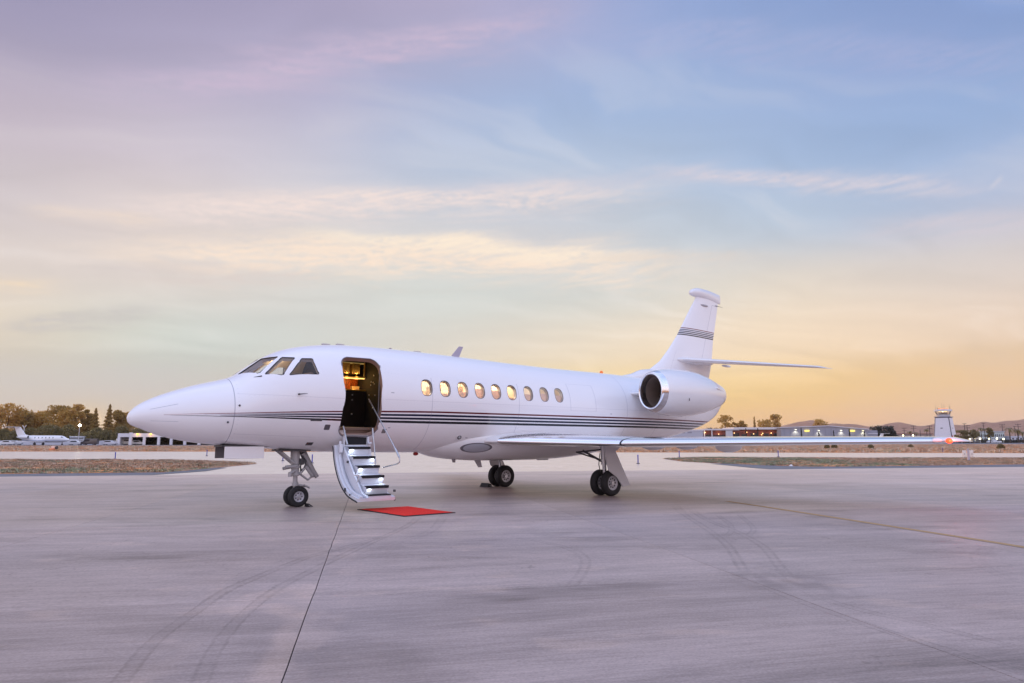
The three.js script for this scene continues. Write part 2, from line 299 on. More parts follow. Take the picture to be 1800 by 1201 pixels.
const dirtTex = noiseTexture(1024, (u, v) => { const n = 0.5 * tile(N3, 1.5)(u, v) + 0.35 * tile(N3, 5)(u, v) + 0.3 * tile(N3, 14)(u, v); const g = tile(N3, 2.2)(v, u); return [0.90 + 0.15 * n + 0.02 * g, 0.60 + 0.14 * n + 0.04 * g, 0.36 + 0.10 * n]; }, true);
const paveTex = noiseTexture(1024, (u, v) => { const n = 0.5 * tile(N3, 1.2)(u, v * 3 % 1) + 0.4 * tile(N3, 6)(u, v) + 0.2 * tile(N3, 18)(u, v); const k = 0.79 + 0.06 * n; return [k + 0.10, k + 0.01, k - 0.045]; }, true);
const aspTex = noiseTexture(512, (u, v) => { const n = 0.5 * tile(N3, 2)(u, v) + 0.4 * tile(N3, 7)(u, v); const k = 0.45 + 0.05 * n; return [k, k - 0.005, k + 0.01]; }, true);
const texd = (t, s) => { const c = t.clone(); c.repeat.set(1 / s, 1 / s); c.needsUpdate = true; return c; };
const flatUV = g => { const p = g.attributes.position, uv = []; for (let i = 0; i < p.count; i++) uv.push(p.getX(i), -p.getZ(i)); g.setAttribute('uv', new THREE.Float32BufferAttribute(uv, 2)); return g; };
const sheet = (pts, y, t = 0.004) => flatUV(prism(pts.map(p => [p[0], -p[1]]), y - t, y));   // pts as (X, Z ahead)
{
  const land = new THREE.CircleGeometry(9500, 96).rotateX(-Math.PI / 2).translate(0, -0.04, 0);
  struct('ground', flatUV(land), new THREE.MeshStandardMaterial({ map: texd(dirtTex, 37), roughness: 0.95 }));
  struct('taxiway', sheet([[-260, 20], [260, 20], [260, 79], [60, 80], [-40, 91], [-260, 96]], -0.020), new THREE.MeshStandardMaterial({ map: texd(paveTex, 23), roughness: 0.27 }));
  struct('ramp', sheet([[-420, 196], [-60, 190], [40, 262], [420, 300], [420, 700], [-420, 700]], -0.028), new THREE.MeshStandardMaterial({ map: texd(aspTex, 31), roughness: 0.8 }));
  const asph = new THREE.MeshStandardMaterial({ map: texd(aspTex, 9), roughness: 0.75 });
  struct('asphalt_shoulder', sheet([[-90, 13.5], [-20.2, 27.1], [-16.2, 27.6], [-15.3, 28.9], [-14.9, 31], [-14.6, 32.7], [-15.3, 36.8], [-40, 46], [-90, 30]], -0.008), asph);
  struct('asphalt_shoulder', sheet([[12.5, 43.2], [12.9, 36.1], [14.1, 32.1], [19, 32.7], [25.3, 34], [90, 48], [90, 58], [30, 44]], -0.008), asph);
}
const soil = new THREE.MeshStandardMaterial({ map: texd(dirtTex, 7), roughness: 0.95 });
const islandL = [[-95, 13.8], [-22.3, 29.9], [-20.2, 30.4], [-18, 31], [-15.95, 31.5], [-15.75, 33.3], [-15.85, 36], [-15.97, 39.3], [-16.1, 43.2], [-17.35, 45.4], [-19.9, 47.9], [-25.3, 50.7], [-32.5, 52.2], [-39, 52.2], [-95, 52]];
const islandR = [[12.2, 55.5], [11.9, 47.9], [13.6, 43.2], [15, 40.2], [16.6, 38.4], [19.1, 38.4], [25, 40.2], [31.5, 42.1], [95, 58], [95, 60], [42.9, 57.4], [28.6, 57.4], [17.2, 59.3]];
const verge = [[-260, 97], [-40, 92], [60, 81], [260, 80], [420, 79], [420, 296], [40, 258], [-60, 186], [-260, 186]];
struct('soil_island', sheet(islandL, 0.0), soil);
struct('soil_island', sheet(islandR, 0.0), soil);
struct('soil_verge', sheet(verge, -0.012), soil);
function inside(poly, x, z) { let c = false; for (let i = 0, j = poly.length - 1; i < poly.length; j = i++) { const [xi, zi] = poly[i], [xj, zj] = poly[j]; if ((zi > z) !== (zj > z) && x < (xj - xi) * (z - zi) / (zj - zi) + xi) c = !c; } return c; }
const grassMat = new THREE.MeshPhysicalMaterial({ color: 0xffffff, roughness: 0.9, side: THREE.DoubleSide, transmission: 0.3, thickness: 0 });
function tuftGeo(n, spread, seed) { const r = mulberry(seed), p = [], nn = []; for (let i = 0; i < n; i++) { const a = r() * 6.28, R = spread * r(), x = Math.cos(a) * R, z = Math.sin(a) * R, h = 0.4 + 0.6 * r(), lean = 1.6 * (r() - 0.5), w = 0.05 + 0.07 * r(), b = r() * 3.14; p.push(x - w * Math.cos(b), 0, z - w * Math.sin(b), x + w * Math.cos(b), 0, z + w * Math.sin(b), x + lean + 0.3 * x, h, z + 0.3 * z + 0.5 * (r() - 0.5)); for (let k = 0; k < 3; k++) nn.push(0, 1, 0); } const g = new THREE.BufferGeometry(); g.setAttribute('position', new THREE.Float32BufferAttribute(p, 3)); g.setAttribute('normal', new THREE.Float32BufferAttribute(nn, 3)); return g; }
function grass(label, poly, x0, x1, z0, z1, count, h, greenFn, seed) {
  const r = mulberry(seed), m = new THREE.InstancedMesh(tuftGeo(9, 0.9, seed), grassMat, count), o = new THREE.Object3D(), c = new THREE.Color();
  let k = 0, tries = 0;
  while (k < count && tries++ < count * 12) {
    const x = mix(x0, x1, r()), z = z0 + (z1 - z0) * r();
    if (!inside(poly, x, z)) continue;
    const d = fbm(x * 0.12, z * 0.3, 3); if (r() > 0.62 + 0.9 * d) continue;
    const s = h * (0.5 + 0.9 * r()) * (1 + 0.6 * d);
    o.position.set(x, 0, -z); o.rotation.y = r() * 6.28; o.scale.set(s * 2.2, s, s * 2.2); o.updateMatrix(); m.setMatrixAt(k, o.matrix);
    const gr = greenFn(x, z, r), j = 0.45 + 0.85 * r();
    c.setRGB(mix(0.92, 0.16, gr) * j, mix(0.54, 0.33, gr) * j, mix(0.22, 0.02, gr) * j); m.setColorAt(k, c); k++;
  }
  m.count = k; m.name = numbered('dry_grass'); scene.add(m); return tag(m, label, 'grass', null, 'stuff');
}
grass('dry brown grass with green patches on the verge island left of the jet', islandL, -60, -15, 20, 53, 30000, 0.085, (x, z, r) => sstep(0.02, 0.3, fbm(x * 0.2 + 2, z * 0.45, 3) + (x > -34 && z < 36 ? 0.36 : -0.15)) * (r() > 0.25 ? 1 : 0.2), 21);
grass('dry brown grass with a green left end on the verge island behind the wing', islandR, 11, 60, 38, 61, 30000, 0.085, (x, z, r) => sstep(0.0, 0.3, fbm(x * 0.2 + 9, z * 0.3, 3) + (x < 24 ? 0.3 : -0.22)) * (r() > 0.25 ? 1 : 0.2), 22);
grass('tall dry straw grass on the wide far verge beyond the taxiway', verge, -170, 210, 79, 240, 60000, 0.19, (x, z, r) => sstep(0.15, 0.42, fbm(x * 0.07 + 1, z * 0.07, 3)) * 0.7 * (r() > 0.3 ? 1 : 0), 23);
{ // yellow taxi line, a sheet on the slabs
  const c = new THREE.CatmullRomCurve3([[5.1,16.4],[5.45,15.22],[6.45,11.36],[6.95,9.31],[7.6,5]].map(p => V(p[0], 0, -p[1])), false, 'centripetal');
  const pts = c.getSpacedPoints(160), n = pts.length;
  const g = gridGeo(n - 1, 2, (u, v) => { const i = Math.round(u * (n - 1)), t = c.getTangentAt(Math.min(1, u)), s = (v - 0.5) * 0.15; return [pts[i].x - t.z * s, 0.004, pts[i].z + t.x * s, u * 300, v]; });
  const tt = noiseTexture(256, (u, v) => { const k = 0.75 + 0.35 * tile(N3, 3)(u, v); return [0.62 * k + 0.22, 0.50 * k + 0.18, 0.28 * k + 0.18]; }, true);
  const m = struct('painted_line', g, new THREE.MeshStandardMaterial({ map: tt, roughness: 0.7, side: THREE.DoubleSide }));
  if (g.attributes.normal.getY(5) < 0) flip(g);
}
// ---------------------------------------------------------------- the jet: local x tailwards from the nose, y up, z to port
function curve(T) {     // monotone cubic through [x, y] pairs
  const n = T.length, h = [], d = [], m = [];
  for (let i = 0; i < n - 1; i++) { h.push(T[i + 1][0] - T[i][0]); d.push((T[i + 1][1] - T[i][1]) / h[i]); }
  m[0] = d[0]; m[n - 1] = d[n - 2];
  for (let i = 1; i < n - 1; i++) { if (d[i - 1] * d[i] > 0) { const a = 2 * h[i] + h[i - 1], b = h[i] + 2 * h[i - 1]; m[i] = (a + b) / (a / d[i - 1] + b / d[i]); } else m[i] = 0; }
  return x => { x = clamp(x, T[0][0], T[n - 1][0]); let i = 0; while (i < n - 2 && x > T[i + 1][0]) i++; const t = (x - T[i][0]) / h[i]; return T[i][1] * (2 * t ** 3 - 3 * t * t + 1) + h[i] * m[i] * (t ** 3 - 2 * t * t + t) + T[i + 1][1] * (-2 * t ** 3 + 3 * t * t) + h[i] * m[i + 1] * (t ** 3 - t * t); };
}
class Body {            // round-section body along x: theta 0 at the top, towards port
  constructor(top, bot, wid) { this.top = curve(top); this.bot = curve(bot); this.wid = curve(wid); }
  raw(x, t) { const a = this.top(x), b = this.bot(x); return V(x, (a + b) / 2 + (a - b) / 2 * Math.cos(t), this.wid(x) * Math.sin(t)); }
  normal(x, t) { const e = 0.01, p = this.raw(x + e, t).sub(this.raw(x - e, t)), q = this.raw(x, t + e).sub(this.raw(x, t - e)); return q.cross(p).normalize(); }
  at(x, t, off = 0) { const p = this.raw(x, t); return off ? p.addScaledVector(this.normal(x, t), off) : p; }
  theta(x, y) { const a = this.top(x), b = this.bot(x); return Math.acos(clamp((y - (a + b) / 2) / ((a - b) / 2), -1, 1)); }
}
const fus = new Body(
  [[0,1.86],[.02,1.935],[.06,2.0],[.17,2.11],[.44,2.27],[.77,2.41],[1.14,2.54],[1.57,2.66],[1.85,2.75],[2.22,3.02],[2.58,3.26],[2.85,3.39],[3.25,3.51],[3.79,3.6],[4.38,3.645],[5,3.66],[5.86,3.655],[7.16,3.63],[9.35,3.57],[11,3.54],[13.2,3.53],[14.5,3.5],[16,3.45],[18,3.32],[19.3,3.14],[19.75,3.02]],
  [[0,1.86],[.02,1.79],[.06,1.74],[.26,1.65],[.51,1.55],[.83,1.46],[1.28,1.38],[1.7,1.34],[2.48,1.28],[3,1.235],[4.24,1.17],[5.9,1.14],[9,1.12],[12,1.14],[13.5,1.2],[15,1.36],[16.5,1.58],[18,1.88],[19.0,2.25],[19.75,2.9]],
  [[0,0],[.02,.075],[.06,.14],[.17,.25],[.44,.41],[.83,.56],[1.28,.70],[1.7,.81],[2.2,.94],[2.8,1.06],[3.3,1.14],[3.8,1.2],[4.5,1.245],[5,1.25],[12.5,1.25],[13.5,1.22],[14.5,1.12],[16,.88],[17.5,.6],[19,.3],[19.75,.06]]);
const fair = new Body([[6.3,1.5],[7.2,1.92],[8.5,2.0],[12,2.0],[13.2,1.85],[14.2,1.5]], [[6.3,1.2],[6.95,1.01],[7.56,.94],[8.38,.9],[10.06,.89],[10.95,.91],[11.9,.98],[13.1,1.14],[14.2,1.36]], [[6.3,.3],[6.9,.68],[7.6,.9],[8.6,1.02],[11.5,1.04],[12.8,.9],[13.6,.65],[14.2,.3]]);
function roundOutline(w, h, r, n = 6) { const p = []; for (const [cx, cy, a0] of [[w - r, h - r, 0], [-w + r, h - r, 1], [-w + r, -h + r, 2], [w - r, -h + r, 3]]) for (let i = 0; i <= n; i++) { const a = (a0 + i / n) * Math.PI / 2; p.push([cx + r * Math.cos(a), cy + r * Math.sin(a)]); } return p; }
const onBody = (B, pts, side = 1) => pts.map(p => [p[0], B.theta(p[0], p[1]) * side]);      // (x,y) outline -> (x,theta)
function quadOutline(c, n = 8, r = 0.1) {   // rounded quadrilateral of four (x,theta) corners
  const s = roundOutline(1, 1, r, n); return s.map(([a, b]) => { const u = (a + 1) / 2, v = (b + 1) / 2; return [0, 1].map(k => mix(mix(c[0][k], c[1][k], u), mix(c[3][k], c[2][k], u), v)); });
}
function patch(B, outline, offs, rings = 7) {    // a sheet (one offset) or a solid (two offsets: inner, outer) that follows the body
  const n = outline.length, cx = outline.reduce((s, p) => s + p[0], 0) / n, ct = outline.reduce((s, p) => s + p[1], 0) / n;
  const p = [], uv = [], ix = [], layers = offs.map(off => { const base = p.length / 3; for (let k = 0; k <= rings; k++) for (let i = 0; i < n; i++) { const f = k / rings, x = mix(cx, outline[i][0], f), t = mix(ct, outline[i][1], f), q = B.at(x, t, off); p.push(q.x, q.y, q.z); uv.push(q.x, q.y); } return base; });
  const layer = (b, rev) => { for (let k = 0; k < rings; k++) for (let i = 0; i < n; i++) { const j = (i + 1) % n, a = b + k * n + i, c = b + k * n + j, d = a + n, e = c + n; rev ? ix.push(a, d, c, c, d, e) : ix.push(a, c, d, c, e, d); } };
  const up = layers.length - 1; layer(layers[up], false);
  if (layers.length > 1) { layer(layers[0], true); const A = layers[0] + rings * n, C = layers[1] + rings * n; for (let i = 0; i < n; i++) { const j = (i + 1) % n; ix.push(A + i, A + j, C + i, C + i, A + j, C + j); } }
  let g = new THREE.BufferGeometry(); g.setAttribute('position', new THREE.Float32BufferAttribute(p, 3)); g.setAttribute('uv', new THREE.Float32BufferAttribute(uv, 2)); g.setIndex(ix); g.computeVertexNormals();
  const P0 = g.attributes.position, I = (up * (rings + 1) + rings) * n, c0 = B.normal(cx, ct), v0 = V().fromBufferAttribute(P0, I), v1 = V().fromBufferAttribute(P0, I + Math.floor(n / 3)), v2 = V().fromBufferAttribute(P0, I + Math.floor(2 * n / 3));
  const nn = v1.sub(v0).cross(v2.sub(v0));
  const first = V().fromBufferAttribute(g.attributes.normal, layers[up] + 3 * n); if (first.dot(c0) < 0) flip(g);
  return layers.length > 1 ? toCreasedNormals(g, 0.6) : g;
}
function shell(B, x0, x1, off, nx, nt, caps) {
  const rows = [], p = [], uv = [], ix = [];
  for (let i = 0; i <= nx; i++) { const f = i / nx, x = caps ? mix(x0, x1, f) : x0 + (x1 - x0) * (f < 0.3 ? 0.3 * (f / 0.3) ** 2 * 0.55 + 0.0 : mix(0.165, 1, (f - 0.3) / 0.7)); rows.push(x); }
  for (const x of rows) for (let j = 0; j <= nt; j++) { const t = -Math.PI + j / nt * 2 * Math.PI, a = B.top(x) - off, b = B.bot(x) + off, w = Math.max(0.001, B.wid(x) - off), y = (a + b) / 2 + (a - b) / 2 * Math.cos(t), z = w * Math.sin(t); p.push(x, y, z); uv.push(x / 20.2, (y - 0.8) / 3.2); }
  for (let i = 0; i < nx; i++) for (let j = 0; j < nt; j++) { const a = i * (nt + 1) + j, b = a + nt + 1; ix.push(a, a + 1, b, b, a + 1, b + 1); }
  if (caps) for (const [i, rev] of [[0, false], [nx, true]]) { const c = p.length / 3, x = rows[i]; p.push(x, (B.top(x) + B.bot(x)) / 2, 0); uv.push(x / 20.2, .4); for (let j = 0; j < nt; j++) { const a = i * (nt + 1) + j; rev ? ix.push(c, a, a + 1) : ix.push(c, a + 1, a); } }
  let g = new THREE.BufferGeometry(); g.setAttribute('position', new THREE.Float32BufferAttribute(p, 3)); g.setAttribute('uv', new THREE.Float32BufferAttribute(uv, 2)); g.setIndex(ix); g.computeVertexNormals();
  // join the normals along the seam at the keel
  const nr = g.attributes.normal; for (let i = 0; i <= nx; i++) { const a = i * (nt + 1), b = a + nt; const n = V().fromBufferAttribute(nr, a).add(V().fromBufferAttribute(nr, b)).normalize(); nr.setXYZ(a, n.x, n.y, n.z); nr.setXYZ(b, n.x, n.y, n.z); }
  const mid = Math.floor(nx / 2) * (nt + 1) + Math.floor(nt / 2); if (nr.getY(mid) < 0) flip(g);
  return g;
}
// print on the fuselage: cheat-line stripes and thin panel joints
const livery = (() => {
  const W = 2048, H = 1024, c = document.createElement('canvas'); c.width = W; c.height = H; const g = c.getContext('2d');
  const X = x => x / 20.2 * W, Y = y => H - (y - 0.8) / 3.2 * H;
  g.fillStyle = 'rgb(243,243,246)'; g.fillRect(0, 0, W, H);
  g.lineCap = 'butt';
  const topL = curve([[.6,1.922],[.75,1.928],[1.28,1.95],[1.85,1.97],[2.68,2.005],[3.4,2.03],[4.9,2.07],[6.5,2.092],[13,2.092],[20,2.085]]), botL = curve([[.6,1.915],[.75,1.91],[1.28,1.905],[1.85,1.90],[2.7,1.885],[3.4,1.873],[5,1.852],[8,1.848],[20,1.83]]);
  const cols = ['rgb(92,10,22)', 'rgb(12,14,50)', 'rgb(8,10,40)', 'rgb(3,4,16)'], wd = [0.040, 0.050, 0.052, 0.058];
  for (let k = 0; k < 4; k++) {
    g.fillStyle = cols[k]; g.beginPath(); const up = [], dn = [];
    for (let x = (k === 1 ? 1.2 : k === 2 ? 1.5 : 0.55); x <= 19.2; x += 0.05) { const y = mix(topL(x), botL(x), k / 3), w = Math.min(wd[k], (topL(x) - botL(x)) / 3 * [0.48, 0.6, 0.6, 0.66][k]) * (k === 1 || k === 2 ? sstep(0.9, 2.6, x) : 1) / 2; up.push([X(x), Y(y + w)]); dn.push([X(x), Y(y - w)]); }
    up.concat(dn.reverse()).forEach((p, i) => i ? g.lineTo(p[0], p[1]) : g.moveTo(p[0], p[1])); g.fill();
  }
  g.lineWidth = 1.1; g.strokeStyle = 'rgba(120,122,138,0.75)';
  g.beginPath(); g.moveTo(X(1.75), Y(1.2)); g.lineTo(X(1.75), Y(2.9)); g.stroke();
  g.lineWidth = 1; g.strokeStyle = 'rgba(140,142,158,0.55)';
  for (const [x0, y0, x1, y1] of [[1.8, 2.36, 3.9, 2.32], [4.85, 2.34, 14, 2.33], [12.95, 1.2, 12.95, 3.5], [6.1, 1.2, 6.1, 2.9], [8.75, 1.2, 8.75, 2.9], [14.6, 1.4, 14.6, 3.4], [1.8, 1.56, 3.4, 1.5], [16.4, 1.6, 16.4, 3.4]]) { g.beginPath(); g.moveTo(X(x0), Y(y0)); g.lineTo(X(x1), Y(y1)); g.stroke(); }
  g.fillStyle = 'rgba(150,152,168,0.35)'; for (const yy of [1.5, 2.33, 2.95]) for (let x = 2; x < 17.5; x += 0.09) g.fillRect(X(x), Y(yy), 1.2, 2); for (const xx of [1.82, 6.15, 8.8, 13.0, 14.65]) for (let y = 1.3; y < 3.4; y += 0.09) g.fillRect(X(xx), Y(y), 1.2, 3);
  g.fillStyle = 'rgba(70,70,90,0.7)'; for (const [x, y, w] of [[5.0, 2.5, 8], [5.05, 1.72, 6], [7.3, 1.5, 7], [9.9, 1.62, 6], [12.2, 2.2, 7]]) g.fillRect(X(x), Y(y), w, 4);
  g.strokeRect(X(10.6), Y(3.0), X(1.0) - X(0), Y(2.25) - Y(3.0));
  g.strokeStyle = 'rgba(120,122,140,0.7)'; g.lineWidth = 1.6;
  for (const [x0, y0, x1, y1] of [[.33, 2.02, .78, 2.13], [.35, 1.80, .80, 1.79]]) { g.beginPath(); g.moveTo(X(x0), Y(y0)); g.lineTo(X(x1), Y(y1)); g.stroke(); }
  const t = new THREE.CanvasTexture(c); t.colorSpace = THREE.SRGBColorSpace; t.magFilter = THREE.LinearFilter; return t;
})();
const jet = thing('business_jet', 'large white twin engine jet with red and navy stripes parked with its airstair down', 'airplane', [-7.3797, 0, -12.9902], 0.6834);
{
  const paint = P(1, 1, 1, 0.5, { map: livery, clearcoat: 1, clearcoatRoughness: 0.04, specularIntensity: 0.2 });
  const ev = new Evaluator(); ev.useGroups = true; ev.attributes = ['position', 'normal', 'uv'];
  const brush = (g, m) => { const b = new Brush(g.index ? g : mergeVertices(g, 1e-5), m); b.updateMatrixWorld(); return b; };
  let body = brush(shell(fus, 0, 19.75, 0, 170, 112, false), paint);
  body = ev.evaluate(body, brush(shell(fus, 2.05, 12.4, 0.1, 60, 72, true), mat.liner), SUBTRACTION);
  const winX = [5.95, 6.465, 6.98, 7.495, 8.01, 8.525, 9.09, 9.65, 10.19];
  const oval = x => { const o = []; for (let i = 0; i < 28; i++) { const a = i / 28 * 2 * Math.PI, c = Math.cos(a), s = Math.sin(a); o.push([x + 0.148 * Math.sign(c) * Math.abs(c) ** 0.8, 2.655 + 0.192 * Math.sign(s) * Math.abs(s) ** 0.8]); } return o; };
  const D = Math.PI / 180;
  const panes = [
    [[1.96, 12], [2.24, 43], [2.68, 27], [2.44, 7]],
    [[2.33, 49], [2.65, 61], [2.965, 39.5], [2.73, 31.5]],
    [[2.77, 63], [3.365, 67], [3.30, 45.5], [3.09, 43]]];
  const paneOut = panes.map(q => quadOutline(q.map(c => [c[0], c[1] * D]), 5, 0.12));
  const cut = [];
  for (const s of [1, -1]) { for (const x of winX) cut.push(patch(fus, onBody(fus, oval(x), s), [-0.2, 0.1], 4)); for (const o of paneOut) cut.push(patch(fus, o.map(p => [p[0], p[1] * s]), [-0.16, 0.06], 5)); }
  body = ev.evaluate(body, brush(merge(cut), mat.wjamb), SUBTRACTION);
  const doorOut = onBody(fus, roundOutline(0.447, 0.87, 0.2, 8).map(p => [p[0] + 4.345, p[1] + 2.39]));
  body = ev.evaluate(body, brush(patch(fus, doorOut, [-0.25, 0.2], 8), mat.jamb), SUBTRACTION);
  const hull = part(jet, 'fuselage', body.geometry, body.material);
  const gasket = (o, d, r, m, name, par = hull) => { const pts = o.map(p => fus.at(p[0], p[1], d)); part(par, name, new THREE.TubeGeometry(new THREE.CatmullRomCurve3(pts, true, 'catmullrom', 0.3), o.length * 3, r, 6, true), m); };
  // panes
  const cabinGlass = P(0.93, 0.93, 0.96, 0.03, { transmission: 1, thickness: 0, ior: 1.5 });
  for (const s of [1, -1]) {
    for (const x of winX) { const o = onBody(fus, oval(x), s); const w = part(jet, 'cabin_window', patch(fus, o, [-0.045], 4), cabinGlass); if (s > 0) gasket(o, -0.006, 0.010, M(0.1, 0.09, 0.1, 0.4), 'window_frame', w); }
    for (const o of paneOut) { const q = o.map(p => [p[0], p[1] * s]); const w = part(jet, 'cockpit_window', patch(fus, q, [-0.010], 5), cabinGlass); gasket(q, -0.004, 0.011, mat.seal, 'window_frame', w); }
  }
  const blindM = P(0.62, 0.45, 0.38, 0.8, { transmission: 0.4, thickness: 0, side: THREE.DoubleSide });
  [[0, .12], [1, .25], [2, .42], [3, .66], [4, .6], [5, .2], [6, .5], [7, .62], [8, .55]].forEach(([i, f]) => { const x = winX[i], y0 = 2.44, y1 = y0 + 0.43 * f; part(jet, 'window_blind', patch(fus, onBody(fus, [[x - .17, y0], [x + .17, y0], [x + .17, y1], [x - .17, y1 + .01]]), [-0.085], 3), blindM); });
  gasket(doorOut, 0.002, 0.012, M(0.2, 0.18, 0.2, 0.4), 'door_seal');
  // wipers, probes, vents, lights and aerials
  part(jet, 'wiper', rod([2.27, 2.745, 0.74], [2.14, 2.71, 0.64], 0.013), mat.seal);
  { const v = (x, y, B = fus) => { const t = B.theta(x, y); return B.at(x, t, 0.005); };
    const probe = (x, y, l) => { const p = v(x, y); part(jet, 'probe', merge([rod([p.x, p.y, p.z], [p.x, p.y, p.z + 0.05], 0.018), rod([p.x, p.y, p.z + 0.05], [p.x + l, p.y + 0.02, p.z + 0.06], 0.012, 8, 0.004)]), mat.gearDark); };
    probe(2.93, 2.38, 0.17); part(jet, 'static_port', tr(new THREE.SphereGeometry(0.022, 10, 8), ...v(1.83, 2.12).toArray()), mat.gearDark); part(jet, 'static_port', tr(new THREE.SphereGeometry(0.022, 10, 8), ...v(1.65, 1.79).toArray()), mat.gearDark);
    const flush = (name, x, y, w, h, m, B = fus, off = [-0.01, 0.004]) => part(jet, name, patch(B, onBody(B, roundOutline(w, h, Math.min(w, h) * 0.3, 3).map(p => [x + p[0], y + p[1]])), off, 3), m);
    flush('vent', 3.63, 1.71, 0.06, 0.055, M(0.1, 0.09, 0.1, 0.5)); flush('scoop', 3.36, 1.855, 0.12, 0.018, mat.gearDark); flush('vent', 3.42, 1.36, 0.07, 0.03, mat.gearDark);
    flush('vent', 4.98, 1.64, 0.05, 0.045, M(0.2, 0.19, 0.2, 0.4));
    const fuel = v(7.11, 1.51); const fc = part(jet, 'fuel_cap', new THREE.TorusGeometry(0.045, 0.014, 8, 20).rotateX(0.5).translate(fuel.x, fuel.y, fuel.z + 0.0), M(0.12, 0.12, 0.13, 0.4)); part(fc, 'cap_disc', new THREE.SphereGeometry(0.03, 12, 8).translate(fuel.x, fuel.y, fuel.z), M(0.5, 0.5, 0.52, 0.4));
    const ell = (s) => { const o = []; for (let i = 0; i < 30; i++) { const a = i / 30 * 6.2832; o.push([7.68 + 0.43 * s * Math.cos(a), 1.255 + 0.118 * s * Math.sin(a)]); } return o; };
    const intake = part(jet, 'oval_lamp_bay', patch(fair, onBody(fair, ell(1)), [-0.02, 0.014], 4), M(0.13, 0.12, 0.14, 0.35)); part(intake, 'lamp_cover', patch(fair, onBody(fair, ell(0.84)), [-0.01, 0.019], 4), P(0.35, 0.35, 0.39, 0.15, { clearcoat: 1 }));
    const blade = (name, x, h, c0, c1, sweep, up, m = mat.white) => { const y = up ? fus.top(x) - 0.02 : fair.bot(x) + 0.02, s = up ? 1 : -1; part(jet, name, prism([[x, y], [x + c0, y], [x + sweep + c1, y + s * h], [x + sweep, y + s * h]], -0.012, 0.012, 'z'), m); };
    blade('blade_antenna', 7.42, 0.31, 0.26, 0.13, 0.27, true, M(0.42, 0.38, 0.46, 0.4)); blade('blade_antenna', 5.55, 0.06, 0.12, 0.05, 0.06, true, M(0.35, 0.3, 0.32, 0.5));
    blade('belly_antenna', 7.5, 0.1, 0.12, 0.07, 0.04, false, M(0.35, 0.32, 0.34, 0.5)); blade('belly_antenna', 8.22, 0.2, 0.2, 0.12, 0.14, false, M(0.4, 0.38, 0.4, 0.5)); blade('belly_antenna', 10.4, 0.04, 0.5, 0.4, 0.05, false, M(0.4, 0.38, 0.4, 0.5));
    for (const x of [3.95, 4.3, 6.4]) part(jet, 'roof_antenna', rbox(0.2, 0.05, 0.08, x, fus.top(x) + 0.008, 0, 0.02), M(0.45, 0.4, 0.4, 0.5));
    part(jet, 'beacon_lamp', new THREE.SphereGeometry(0.055, 14, 10).scale(1, 1.1, 1).translate(13.17, 3.56, 0), glow(1.0, 0.22, 0.04, 0.5));
    part(jet, 'belly_beacon_lamp', new THREE.SphereGeometry(0.055, 14, 10).scale(1.3, 0.8, 1).translate(6.42, 1.1, 0), M(0.35, 0.02, 0.02, 0.2));
  }
  part(jet, 'belly_fairing', shell(fair, 6.3, 14.2, 0, 70, 64, true), mat.white);

  // ---- wings, tail
  const foil = (t, n = 22, up = 1, low = 1) => { const a = [], b = []; for (let i = 0; i <= n; i++) { const x = (1 - Math.cos(Math.PI * i / n)) / 2, y = 5 * t * (0.2969 * Math.sqrt(x) - 0.126 * x - 0.3516 * x * x + 0.2843 * x ** 3 - 0.1036 * x ** 4); a.push([x, y * up]); b.push([x, -y * low]); } return b.reverse().concat(a.slice(1)); };   // TE under, LE, TE over
  function loft(sec, axis, from = 0, to = 1, off = 0, closed = true) {     // sec: {x,y,z,c,t}
    const loops = sec.map(s => { const f = foil(s.t, 22, s.up ?? 1, s.low ?? 1), n = f.length - 1, q = []; for (let i = 0; i < f.length; i++) { const k = Math.abs(i / n * 2 - 1); if (k > to + 1e-6) continue; const [px, py] = f[i], r = Math.hypot(px - 0.05, py), ox = off ? (px - 0.12) * off / Math.max(0.02, Math.hypot(px - 0.12, py * 3)) : 0, oy = off ? Math.sign(py || 1) * off * Math.min(1, Math.abs(py) / 0.015) : 0; q.push(axis === 'y' ? [s.x + px * s.c + ox, s.y + py * s.c + oy + (s.twist || 0) * px * s.c, s.z] : [s.x + px * s.c + ox, s.y, s.z + py * s.c + oy]); } return q; });
    const nu = loops.length - 1, nv = loops[0].length - 1;
    const g = gridGeo(nu, nv, (u, v) => { const p = loops[Math.round(u * nu)][Math.round(v * nv)]; return [p[0], p[1], p[2], p[0], axis === 'y' ? p[2] : p[1]]; });
    const parts = [g];
    if (closed) for (const i of [0, nu]) { const L = loops[i], m = L.length, pos = [], ix = [], uv = []; L.forEach(p => { pos.push(...p); uv.push(0.5, 0.5); }); for (let k = 0; k < Math.floor(m / 2) ; k++) { ix.push(k, k + 1, m - 1 - k); if (m - 2 - k > k + 1) ix.push(k + 1, m - 2 - k, m - 1 - k); } const cg = new THREE.BufferGeometry(); cg.setAttribute('position', new THREE.Float32BufferAttribute(pos, 3)); cg.setAttribute('uv', new THREE.Float32BufferAttribute(uv, 2)); cg.setIndex(ix); cg.computeVertexNormals(); parts.push(cg); }
    const k = Math.floor(nv * 0.75), nrm = V().fromBufferAttribute(g.attributes.normal, k); if ((axis === 'y' ? nrm.y : nrm.z) < 0) flip(g);
    return merge(parts);
  }
  const sections = (keys, n) => { const out = []; for (let i = 0; i <= n; i++) { const f = i / n * (keys.length - 1), a = Math.min(keys.length - 2, Math.floor(f)), t = f - a, o = {}; for (const k of Object.keys(keys[0])) o[k] = mix(keys[a][k], keys[a + 1][k], t); out.push(o); } return out; };
